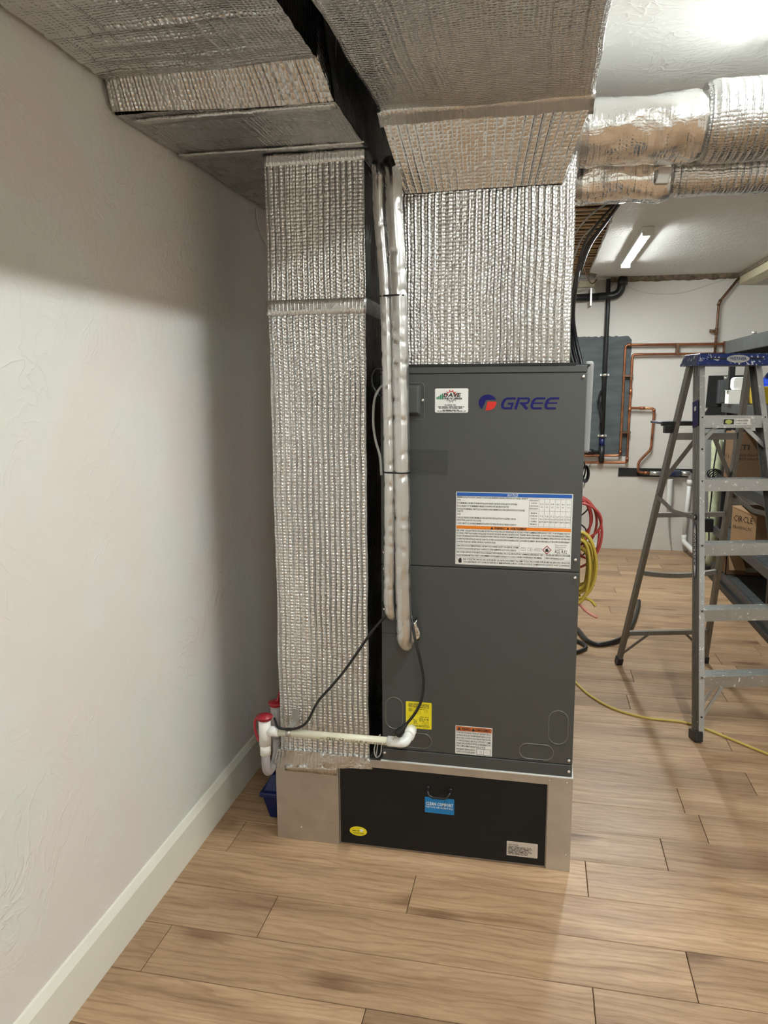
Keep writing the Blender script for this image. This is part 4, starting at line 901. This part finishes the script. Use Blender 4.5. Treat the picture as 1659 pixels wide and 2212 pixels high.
def copper(label, pts, r=.0125, fit=(), clips=(), mat=None):
    t = thing('copper_pipe', pts[0], label, 'pipe', 'copper pipes on the back wall')
    obj('pipe', tube(B(), fillet(pts, .03, 4), r, 12), mat or M_copper, t)
    for p, q in fit: obj('fitting', tube(B(), [p, q], r*1.28, 12), mat or M_copper, t)
    for c in clips: obj('clip', box(B(), c[0]-.012, c[0]+.012, YP-.02, YB-.001, c[1]-.05, c[1]+.05) if c[2] else box(B(), c[0]-.05, c[0]+.05, YP-.018, YB-.007, c[1]-.008, c[1]+.008), M_copper2, t)
y = YP-.004
copper('outer copper pipe framing the membrane and running right along the wall', [(.25, y, .928), (.772, y, .935), (.775, y, 1.99), (1.75, y, 1.985)], clips=((1.245, 1.95, True), (1.665, 1.96, True)), fit=(((.772, y, .95), (.772, y, .985)), ((.79, y, 1.99), (.83, y, 1.99))))
copper('inner copper pipe just below and right of the outer one', [(.25, y, .860), (.838, y, .868), (.843, y, 1.90), (1.75, y, 1.895)], clips=((.81, 1.70, False), (.81, 1.16, False)), fit=(((.843, y, 1.52), (.843, y, 1.58)), ((.841, y, 1.36), (.841, y, 1.40)), ((.838, y, .88), (.838, y, .92))))
copper('short copper branch bending down to the grey shut-off valve', [(.845, y, 1.395), (1.068, y, 1.39), (1.055, y, 1.00), (.945, y, .875), (.945, y, .775), (1.06, y, .768)], fit=(((.93, y, 1.393), (.98, y, 1.393)), ((1.062, y, 1.36), (1.066, y, 1.385)), ((1.0, y, .77), (1.04, y, .77))))
copper('tarnished thin copper pipe rising to the ceiling corner', [(1.578, y, 1.89), (1.580, y, 2.09), (1.585, y, 2.36), (1.745, y, 2.575)], .012, fit=(((1.578, y, 2.07), (1.58, y, 2.13)), ((1.52, y, 2.105), (1.575, y, 2.10)), ((1.58, y, 2.33), (1.60, y, 2.385))), mat=M_copper2)
bm = B(); n = 20
prism(bm, [(.765+noise.noise(V((0, 0, 1)))*.01, .725)]+[(.775+i*.035, .728+noise.noise(V((i, 3, 1)))*.010) for i in range(n)]+[(1.47, .725), (1.47, .82)]+[(1.45-i*.035, .810+noise.noise(V((i, 8, 1)))*.008) for i in range(n)]+[(.768, .812)], YB-.008, YB-.001)
tag(obj('wall_slot', bm, M_blkm, None, origin=(1.1, YB, .72)), 'ragged black slot in the back wall behind the shut-off valve', 'wall opening')
sv = thing('shutoff_valve', (1.2, y, .76), 'grey and blue shut-off valve on the back wall below the copper pipes', 'valve')
bm = B(); tube(bm, [(1.055, y, .768), (1.16, y, .765)], .022, 14); obj('union', bm, M_conn, sv); bm = B(); tube(bm, [(1.34, y, .770), (1.42, y, .768)], .026, 14); tube(bm, fillet([(1.36, y, .768), (1.43, y, .766), (1.43, y, .70)], .04, 6), .024, 12); obj('union', bm, M_conn, sv)
bm = B(); box(bm, 1.16, 1.34, y-.045, y+.03, .738, .802); obj('body', bm, M_valve, sv, bevel=.014, seg=3)
bm = B(); box(bm, 1.20, 1.28, y-.055, y-.044, .755, .785); obj('handle', bm, M_bluep, sv, bevel=.004)
wp = thing('waste_pipe', (1.42, y, 0), 'white plastic waste pipe standing below the shut-off valve', 'pipe')
bm = B(); tube(bm, [(1.425, y, .71), (1.405, y, .16)], .020, 12); obj('pipe', bm, M_pvc, wp)
bm = B(); tube(bm, fillet([(1.405, y, .17), (1.404, y, .10), (1.44, y-.40, .075), (1.45, y-.62, .07)], .05, 5), .024, 12); obj('foot_bend', bm, M_pvc, wp)
bm = B(); tube(bm, [(1.425, y, .66), (1.425, y, .71)], .027, 12); obj('collar', bm, M_pvc, wp)
wh = thing('ribbed_hose', (1.25, y, .10), 'ribbed clear hose hanging beneath the shut-off valve', 'hose')
bm = B(); pts = [(1.245, y-.01, .715-.008*i) for i in range(34)]; tube(bm, pts, [.030 if i % 2 else .024 for i in range(34)], 12); obj('ribs', bm, M_pvc, wh)
bm = B(); tube(bm, smooth_path([(1.245, y-.01, .45), (1.25, y-.01, .36), (1.262, y-.012, .22), (1.285, y-.012, .08)], 6), [.012-.0004*i for i in range(19)], 8); obj('tail', bm, M_pvcg, wh)
bm = B(); tube(bm, [(1.245, y-.01, .455), (1.247, y-.01, .425)], .020, 10); obj('band', bm, M_pink, wh)
bm = B(); tube(bm, smooth_path([(.72, YB-.006, 2.555), (.95, YB-.006, 2.47), (1.25, YB-.006, 2.46), (1.55, YB-.006, 2.545), (1.70, YB-.006, 2.59)], 8), .004, 6); tag(obj('thin_wire', bm, M_wallb, None, origin=(1.2, YB, 2.47)), 'thin painted wire sagging along the top of the back wall', 'wire')
bm = B(); tube(bm, [(.50, YB-.01, .86), (.44, YB-.01, .62)], .006, 6); tag(obj('thin_wire', bm, M_grayc, None, origin=(.5, YB, .86)), 'thin grey wire dropping below the lowest copper pipe', 'wire')
bm = B(); prism(bm, rrect(.5, .585, .012, .05, .004), YB-.05, YB-.002); tag(obj('outlet_box', bm, M_pvc, None, origin=(.54, YB, 0)), 'small white box on the floor against the back wall', 'box')
# electrical panel on its black board
ep = thing('electrical_panel', (1.75, YB, 1.40), 'grey electrical panel on a black board on the back wall', 'electrical panel')
bm = B(); prism(bm, [(1.535, 1.40), (1.95, 1.40), (1.95, 1.70), (1.545, 1.695)], YB-.02, YB-.001); obj('board', bm, M_blkm, ep)
bm = B(); box(bm, 1.62, 1.86, YB-.10, YB-.02, 1.435, 1.655); obj('case', bm, pbr('panel_grey', (.09, .095, .098), .5), ep, bevel=.008)
bm = B(); box(bm, 1.64, 1.85, YB-.108, YB-.099, 1.445, 1.642); obj('cover', bm, pbr('panel_grey', (.09, .095, .098), .5), ep, bevel=.004)
bm = B(); tube(bm, [(1.685, YB-.06, 1.65), (1.685, YB-.06, 1.69)], .018, 10); obj('connector', bm, M_screw, ep)
bm = B(); prism(bm, [(1.49, 1.10), (1.92, 1.10), (1.93, 1.39), (1.56, 1.395), (1.52, 1.33), (1.505, 1.28), (1.50, 1.2)], YB-.03, YB-.001); tag(obj('black_sheet', bm, M_blkm, None, origin=(1.7, YB, 1.1)), 'black sheet hanging on the back wall under the electrical panel', 'sheet')
bm = B(); box(bm, 1.475, 1.74, 4.95, 5.27, 0, 1.20); tag(obj('grey_cabinet', bm, M_greyp, None, bevel=.006, origin=(1.55, 5.1, 0)), 'plain grey cabinet standing in the back right corner', 'cabinet')
gw = thing('wrap_roll', (1.515, 4.62, .03), 'pale green plastic-wrapped roll standing upright before the grey cabinet', 'roll')
bm = B(); P_ = [(1.505+.004*math.sin(i*.9), 4.62, .03+i*.0575) for i in range(21)]; tube(bm, P_, [.046+.004*noise.noise(V((i*.8, 1, 1))) for i in range(20)]+[.02], 14); obj('wrap', bm, M_wrap, gw)
bm = B(); P_ = [(1.575+.004*math.sin(i*.7+1), 4.66, .03+i*.056) for i in range(21)]; tube(bm, P_, [.038+.004*noise.noise(V((i*.8, 5, 1))) for i in range(20)]+[.015], 12); obj('wrap', bm, M_wrap, gw)
ad = thing('adapter', (1.45, 4.45, .40), 'black power adapter with its cord hanging before the pale green roll', 'power adapter')
bm = B(); box(bm, 1.375, 1.475, 4.42, 4.48, .36, .475); obj('brick', bm, M_blk, ad, bevel=.006)
bm = B(); tube(bm, smooth_path([(1.475, 4.45, 1.17), (1.462, 4.45, 1.03), (1.452, 4.45, .92), (1.452, 4.45, .80), (1.448, 4.45, .65), (1.44, 4.45, .48)], 6), .006, 8); tube(bm, smooth_path([(1.445, 4.45, .37), (1.450, 4.45, .29), (1.435, 4.45, .22), (1.42, 4.45, .02)], 6), .006, 8); obj('cord', bm, M_blk, ad)
bm = B()
for i in range(5):
    rx_, rz_ = .055-.006*i, .040-.003*i; tube(bm, [V((1.452+.008*i+rx_*math.cos(a*.5236), 4.43+.006*i, .865-.004*i+rz_*math.sin(a*.5236+.3*i))) for a in range(13)], .006, 6, False)
obj('cord_bundle', bm, M_blk, ad)

# ------------------------------------------------------------------ storage rack with its load
RX0, RX1, RY0, RY1 = 1.46, 2.02, 2.52, 4.36
rk = thing('storage_rack', (1.74, 3.4, 0), 'dark steel storage rack along the right side behind the ladder', 'storage rack')
for x, yy in ((RX0+.02, RY1-.11), (RX1, RY1-.11), (RX0+.02, RY0+.28), (RX1, RY0+.28)): obj('post', box(B(), x, x+.045, yy, yy+.045, .02, 1.90), M_rackb, rk, bevel=.003)
for z0, z1, m_ in ((1.855, 1.955, M_rack), (1.385, 1.455, M_rack), (.80, .865, M_rackb), (.36, .43, M_rack), (.045, .115, M_rack)):
    for x in (RX0, RX1): obj('beam', box(B(), x, x+.022, RY0, RY1, z0, z1), m_, rk, bevel=.003)
    for yy in (RY0, RY1-.02): obj('end_beam', box(B(), RX0+.022, RX1, yy, yy+.02, z0, z1), m_, rk, bevel=.003)
    obj('deck', box(B(), RX0+.022, RX1, RY0+.02, RY1-.02, z1-.02, z1-.006), M_deck, rk)
obj('skid', box(B(), RX0-.03, RX0+.05, RY0-.1, RY1-.02, .0, .045), M_rackb, rk, bevel=.004)
obj('skid', box(B(), RX1-.05, RX1+.02, RY0-.1, RY1-.02, .0, .045), M_rackb, rk, bevel=.004)
bm = B(); cyl(bm, (RX0+.011, 3.55, 1.955), (RX0+.011, 3.55, 1.975), .018); obj('bolt', bm, M_screw, rk)
def face_text(bm, s, p, ux, uz, h, wd=None, bold=0.0):
    p, ux, uz = V(p), V(ux).normalized(), V(uz).normalized()
    text(bm, s, 0, 0, h, wd, 0, bold, fn=lambda X, Z: p+ux*X+uz*Z)
bx = thing('large_carton', (1.66, 4.05, .866), 'large brown carton with black print on the rack, seen through the ladder', 'cardboard box')
bm = B(); box(bm, 1.475, 1.86, 3.95, 4.2, .866, 1.24); obj('carton', bm, M_cardd, bx, bevel=.003)
bm = B(); face_text(bm, 'ETI', (1.505, 3.949, 1.105), (1, 0, 0), (0, 0, 1), .040, .09, .02); face_text(bm, 'ce-ECO Color Prefer', (1.498, 3.949, 1.055), (1, 0, 0), (0, 0, 1), .018, .21, .02); face_text(bm, 'ce-ECO Color Prefer', (1.498, 3.949, 1.025), (1, 0, 0), (0, 0, 1), .018, .21, .02)
for i in range(4): face_text(bm, 'luminaire  panel  unit', (1.51, 3.949, .99-.028*i), (1, 0, 0), (0, 0, 1), .009, .17) if False else None
obj('print', bm, M_cin, bx)
bm = B()
for i in range(4): face_text(bm, 'I I', (1.474, 4.16, 1.03-.0*i), (0, -1, 0), (0, 0, 1), .03, .10, .02) if i == 0 else None
for i in range(3): bar(bm, (1.4745, 3.98, .95-.02*i), (1.4745, 4.17, .95-.02*i), (0, 0, 1), .008, .0006)
obj('side_print', bm, M_cin, bx)
bm = B(); box(bm, 1.474, 1.861, 4.06, 4.09, 1.2395, 1.2415); obj('tape', bm, M_card, bx)
th_ = .62; c_, s_ = math.cos(th_), math.sin(th_)
def rot(x, yy, z, o=(1.555, 3.46)): return (o[0]+x*c_-yy*s_, o[1]+x*s_+yy*c_, z)
bx = thing('small_carton', (1.66, 3.55, .431), 'small tan carton with slumped lid on the rack, turned sideways', 'cardboard box')
bm = B(); hexa(bm, [rot(0, 0, .432), rot(.26, 0, .432), rot(.26, .22, .432), rot(0, .22, .432), rot(0, 0, .655), rot(.26, 0, .645), rot(.26, .22, .69), rot(0, .22, .70)]); obj('carton', bm, M_card, bx, bevel=.004)
bm = B(); hexa(bm, [rot(-.004, -.004, .655), rot(.26, -.03, .658), rot(.26, .22, .692), rot(0, .225, .702), rot(-.004, -.004, .662), rot(.26, -.03, .666), rot(.26, .22, .70), rot(0, .225, .71)]); obj('flap', bm, M_card, bx)
bm = B(); dv = V((-s_, c_, 0)); face_text(bm, 'CIRCLE', V(rot(-.002, .20, .60)), -dv, (0, 0, 1), .045, .17); face_text(bm, 'PRODUCTS', V(rot(-.002, .20, .545)), -dv, (0, 0, 1), .022, .16); obj('print', bm, M_cin, bx)
bx = thing('open_carton', (1.6, 3.95, .11), 'open brown carton with drooping flap on the lowest rack deck', 'cardboard box')
bm = B()
for q in ((1.475, 1.80, 3.92, 3.926), (1.475, 1.80, 4.214, 4.22), (1.475, 1.481, 3.92, 4.22), (1.794, 1.80, 3.92, 4.22)): box(bm, *q, .112, .31)
box(bm, 1.475, 1.80, 3.92, 4.22, .110, .116); obj('carton', bm, M_cardd, bx)
bm = B(); hexa(bm, [(1.485, 3.91, .31), (1.57, 3.91, .31), (1.57, 3.916, .313), (1.485, 3.916, .313), (1.49, 3.86, .165), (1.615, 3.86, .165), (1.615, 3.866, .165), (1.49, 3.866, .165)]); bmesh.ops.recalc_face_normals(bm, faces=bm.faces); obj('flap', bm, M_card, bx)
bm = B(); hexa(bm, [(1.475, 3.92, .308), (1.475, 4.21, .308), (1.47, 4.21, .311), (1.47, 3.92, .311), (1.41, 3.94, .25), (1.41, 4.19, .25), (1.405, 4.19, .253), (1.405, 3.94, .253)]); bmesh.ops.recalc_face_normals(bm, faces=bm.faces); obj('flap', bm, M_card, bx)
bm = B(); box(bm, 1.62, 1.71, 3.917, 3.9195, .14, .175); obj('shipping_label', bm, pbr('label_dull', (.30, .28, .24), .6), bx)
bm = B(); bar(bm, (1.40, 4.62, .02), (1.47, 4.42, .05), (1, .3, 0), .05, .04); tag(obj('black_bag', bm, M_blkm, None, bevel=.012, origin=(1.44, 4.5, 0)), 'black bag lump on the floor beside the pale green roll', 'bag')
bm = B(); prism(bm, rrect(1.435, 1.545, 1.457, 1.56, .003), 4.02, 4.14); o = tag(obj('white_box', bm, M_white, None, origin=(1.49, 4.08, 1.457)), 'white paper-wrapped box on the rack shelf seen below the ladder top', 'box')
rl = thing('white_roll', (1.50, 4.08, 1.56), 'white bag resting on the white box behind the ladder rail', 'bag')
bm = B(); prism(bm, rrect(1.465, 1.58, 1.561, 1.665, .03), 4.03, 4.13); obj('body', bm, M_white, rl, bevel=.004)
bm = B(); hexa(bm, [(1.41, 4.02, 1.561), (1.50, 4.02, 1.561), (1.50, 4.1, 1.561), (1.42, 4.1, 1.561), (1.41, 4.02, 1.564), (1.50, 4.02, 1.566), (1.50, 4.1, 1.566), (1.42, 4.1, 1.564)]); obj('sheet', bm, M_white, rl)
yb = thing('yellow_bin', (1.68, 4.0, 1.457), 'yellow plastic bin on the rack shelf at the right edge', 'bin')
bm = B(); hexa(bm, [(1.60, 3.93, 1.457), (1.86, 3.93, 1.457), (1.86, 4.15, 1.457), (1.60, 4.15, 1.457), (1.585, 3.91, 1.59), (1.88, 3.91, 1.59), (1.88, 4.17, 1.59), (1.585, 4.17, 1.59)]); obj('bin', bm, M_ybin, yb, bevel=.006)
bm = B(); hexa(bm, [(1.575, 3.905, 1.50), (1.625, 3.905, 1.495), (1.625, 3.909, 1.495), (1.575, 3.909, 1.50), (1.60, 3.895, 1.60), (1.65, 3.895, 1.60), (1.65, 3.899, 1.60), (1.60, 3.899, 1.60)]); obj('paper_tag', bm, M_ytag, yb)
hh = thing('blue_helmet', (1.78, 4.02, 1.59), 'blue rounded helmet lying in the yellow bin at the right edge', 'helmet')
bm = B(); lathe(bm, [(.115, 0), (.118, .02), (.110, .06), (.085, .10), (.045, .128), (.004, .136)], (1.79, 4.04, 1.592), 'z', 24); obj('shell', bm, M_hat, hh)
bm = B(); lathe(bm, [(.135, -.002), (.135, .004), (.112, .010)], (1.79, 4.04, 1.592), 'z', 24); obj('brim', bm, M_hat, hh)

# ------------------------------------------------------------------ step ladder
LO, TH = V((.967, 1.143, 0)), .248
lr, lbk = V((math.cos(TH), math.sin(TH), 0)), V((-math.sin(TH), math.cos(TH), 0))
def lp3(a, b, z): return LO+lr*a+lbk*b+V((0, 0, z))
H = 1.69
def fr(z, s): k = z/1.64; return lp3(s*(.243-.094*k), .415*k, z)
def re(z, s): k = z/1.64; return lp3(s*(.255-.106*k), .968+(.509-.968)*k, z)
ld = thing('step_ladder', LO, 'paint-spattered aluminium step ladder with blue top cap', 'ladder')
for s in (-1, 1):
    bm = B(); p, q = fr(.02, s), fr(H, s); d = (q-p).normalized()
    bar(bm, p, q, lr, .005, .070)                       # web
    nb = d.cross(lr).normalized()
    for e in (-1, 1): bar(bm, p+nb*e*.0335-lr*s*.011, q+nb*e*.0335-lr*s*.011, lr, .024, .004)
    for e in (-.017, 0, .017): bar(bm, p+nb*e+lr*s*.003, q+nb*e+lr*s*.003, lr, .003, .004)
    rail = obj('side_rail', bm, M_alud, ld)
    bm = B(); bar(bm, p-nb*(.0335 if nb.y > 0 else -.0335)-lr*s*.011, q-nb*(.0335 if nb.y > 0 else -.0335)-lr*s*.011, lr, .025, .0046); obj('front_flange', bm, M_alu, rail)
    bm = B(); bar(bm, re(.02, s), re(H, s), lr, .024, .040); obj('rear_rail', bm, M_alud, ld, bevel=.003)
    for fn_, dd, nm in ((fr, .078, 'foot'), (re, .048, 'foot')):
        bm = B(); p = fn_(.0, s); q = fn_(.045, s); bar(bm, V((p.x, p.y, 0.0)), V((q.x, q.y, .045)), lr, .034, dd); obj(nm, bm, M_blk, ld, bevel=.004)
    if s < 0: LR = rail
    # rivets on the front flange of the rail
    for z in (.115, .285, .575, .865, 1.155, 1.445, 1.30):
        c = fr(z, s)-lr*s*.010-nb*(-1 if nb.y < 0 else 1)*0; c = c+(-lbk)*.037
        obj('rivet', lathe(B(), [(.0045, 0), (.0045, -.002), (.002, -.004)], c, 'y', 8), M_blk, rail)
for k in range(1, 6):
    z = k*.29; a, b_ = fr(z, -1), fr(z, 1)
    bm = B(); wd = .082
    bar(bm, a+lr*.004-V((0, 0, .003)), b_-lr*.004-V((0, 0, .003)), lbk, wd, .006)
    for e in (-1, 1): bar(bm, a+lr*.004+lbk*e*(wd/2-.003)-V((0, 0, .028)), b_-lr*.004+lbk*e*(wd/2-.003)-V((0, 0, .028)), lbk, .005, .052)
    for e in range(5): bar(bm, a+lr*.006+lbk*(-.032+e*.016)+V((0, 0, .0008)), b_-lr*.006+lbk*(-.032+e*.016)+V((0, 0, .0008)), lbk, .004, .0022)
    stp = obj('step', bm, M_alu, ld)
    if k == 5:
        fz = a+(b_-a)*.5-lbk*(wd/2+.0028)
        bm = B(); c = fz+lr*.012-V((0, 0, .026)); bar(bm, c-lr*.066, c+lr*.066, lbk, .0012, .030); sk = obj('step_sticker', bm, M_white, stp)
        bm = B(); c2 = c-lbk*.0012; bar(bm, c2-lr*.063, c2-lr*.012, lbk, .0008, .024)
        face_text(bm, 'DANGER', c2-lr*.006+V((0, 0, .001)), lr, (0, 0, 1), .009, .062, .02); face_text(bm, 'DO NOT STAND', c2-lr*.006-V((0, 0, .011)), lr, (0, 0, 1), .007, .058, .02); obj('print', bm, M_ink, sk)
        bm = B(); pts = [c2-lr*.038-lbk*.0008+lr*.017*math.cos(i*.3927)+V((0, 0, .010*math.sin(i*.3927))) for i in range(16)]; bm.faces.new([bm.verts.new(p) for p in pts]); obj('yellow_spot', bm, pbr('sticker_lime', (.45, .50, .12), .5), sk)
for z, cur in ((.205, 0), (.585, .02), (.92, 0), (1.34, 0)):
    bm = B(); a, b_ = re(z, -1), re(z, 1)
    P_ = [a+(b_-a)*(i/6)+V((0, 0, -cur*math.sin(math.pi*i/6))) for i in range(7)]
    for i in range(6): bar(bm, P_[i], P_[i+1], lbk, .026, .024 if z < 1.3 else .034)
    obj('rear_brace', bm, M_alud, ld)
for s in (-1, 1):
    bm = B(); bar(bm, re(.06, s), re(.205, s)+(re(.205, -s)-re(.205, s))*.30, lbk, .004, .014); obj('diagonal_brace', bm, M_alud, ld)
    bm = B(); bar(bm, re(1.10, s), re(1.34, s)+(re(1.34, -s)-re(1.34, s))*.38, lbk, .004, .022); obj('diagonal_brace', bm, M_alud, ld)
    for e in (-.026, .026):
        bm = B(); bar(bm, fr(.085, s)+lbk*e, fr(.24, s)+(fr(.24, -s)-fr(.24, s))*.24+lbk*e, lbk, .004, .016); obj('diagonal_brace', bm, M_alu, ld)
    bm = B(); bar(bm, fr(1.30, s), fr(1.41, s)+(fr(1.41, -s)-fr(1.41, s))*.32, lbk, .004, .018); obj('diagonal_brace', bm, M_alu, ld)
    bm = B(); a = re(1.03, s)+lr*s*.016; c = fr(.985, s)+lr*s*.010; m_ = (a+c)/2+V((0, 0, -.030)); bar(bm, a, m_, lr, .005, .022); bar(bm, m_, c, lr, .005, .022); cyl(bm, c-lr*.008, c+lr*.008, .012); obj('spreader', bm, M_alud, ld)
# folding tool tray at the back
bm = B(); hexa(bm, [lp3(-.215, .60, 1.40), lp3(-.02, .60, 1.40), lp3(-.02, .78, 1.40), lp3(-.215, .78, 1.40), lp3(-.215, .60, 1.412), lp3(-.02, .60, 1.412), lp3(-.02, .78, 1.412), lp3(-.215, .78, 1.412)]); obj('tool_tray', bm, M_lblue, ld, bevel=.003)
bm = B(); bar(bm, lp3(-.235, .59, 1.405), lp3(-.05, .59, 1.405), lbk, .015, .022); bar(bm, lp3(-.215, .60, 1.375), lp3(-.15, .60, 1.375), lbk, .03, .035); obj('tray_edge', bm, M_blk, ld, bevel=.003)
# moulded top cap: tapered block with the recessed blue front
bm = B(); z0, z1 = H-.006, H+.050
A = [lp3(-.185, .345, z0), lp3(.190, .345, z0), lp3(.185, .545, z0), lp3(-.180, .545, z0), lp3(-.165, .360, z1), lp3(.178, .360, z1), lp3(.172, .535, z1), lp3(-.160, .535, z1)]
cap = obj('top_cap', hexa(bm, A), M_lblue, ld, bevel=.006, seg=3)
bm = B()
for a0, a1 in ((-.125, -.045), (.070, .135)): bar(bm, lp3(a0, .3500, H+.026), lp3(a1, .3500, H+.026), lbk, .003, .006)
obj('cap_slot', bm, M_blk, cap)
bm = B(); P_ = [lp3(.012+.055*math.cos(i*.3927), .3475, H+.024+.018*math.sin(i*.3927)) for i in range(16)]; bm.faces.new([bm.verts.new(p) for p in P_]); obj('cap_emblem', bm, M_grayc, cap)
bm = B(); face_text(bm, 'WERNER', lp3(-.030, .3465, H+.018), lr, (0, 0, 1), .014, .084, .02); obj('cap_print', bm, M_lblue, cap)
# vertical brand lettering and blue label on the left rail's outer face
p0 = fr(.0, -1); d = (fr(1.0, -1)-p0).normalized(); nb = d.cross(lr).normalized(); nb = nb if nb.y > 0 else -nb
def onrail(z, b, out): return fr(z, -1)+nb*b-lr*out
bm = B(); ov = [(.70, 0), (.75, .012), (.93, .012), (.97, 0), (.93, -.012), (.75, -.012)]; bm.faces.new([bm.verts.new(onrail(z, b, .0062)) for z, b in ov]); em = obj('rail_emblem', bm, M_navy, LR)
bm = B(); bm.faces.new([bm.verts.new(onrail(z, b*.82, .0066)) for z, b in [(.715, 0), (.755, .012), (.925, .012), (.955, 0), (.925, -.012), (.755, -.012)]]); obj('emblem_field', bm, M_white, em)
bm = B(); vs, fs = glyphs('WERNER', .02); xa = min(v[0] for v in vs); xb = max(v[0] for v in vs)
nv = [bm.verts.new(onrail(.918-(v[0]-xa)/(xb-xa)*.155, (v[1]-.34)*.022, .0070)) for v in vs]
for f in fs: bm.faces.new([nv[i] for i in f])
obj('emblem_letters', bm, M_ink, em)
bm = B(); bm.faces.new([bm.verts.new(onrail(z, b, .0062)) for z, b in ((1.40, -.030), (1.40, .030), (1.52, .030), (1.52, -.030))]); bl = obj('rail_sticker', bm, M_navy, LR)
bm = B(); bm.faces.new([bm.verts.new(onrail(z, b, .0066)) for z, b in ((1.475, -.008), (1.475, .010), (1.495, .010), (1.495, -.008))]); obj('sticker_mark', bm, M_white, bl)
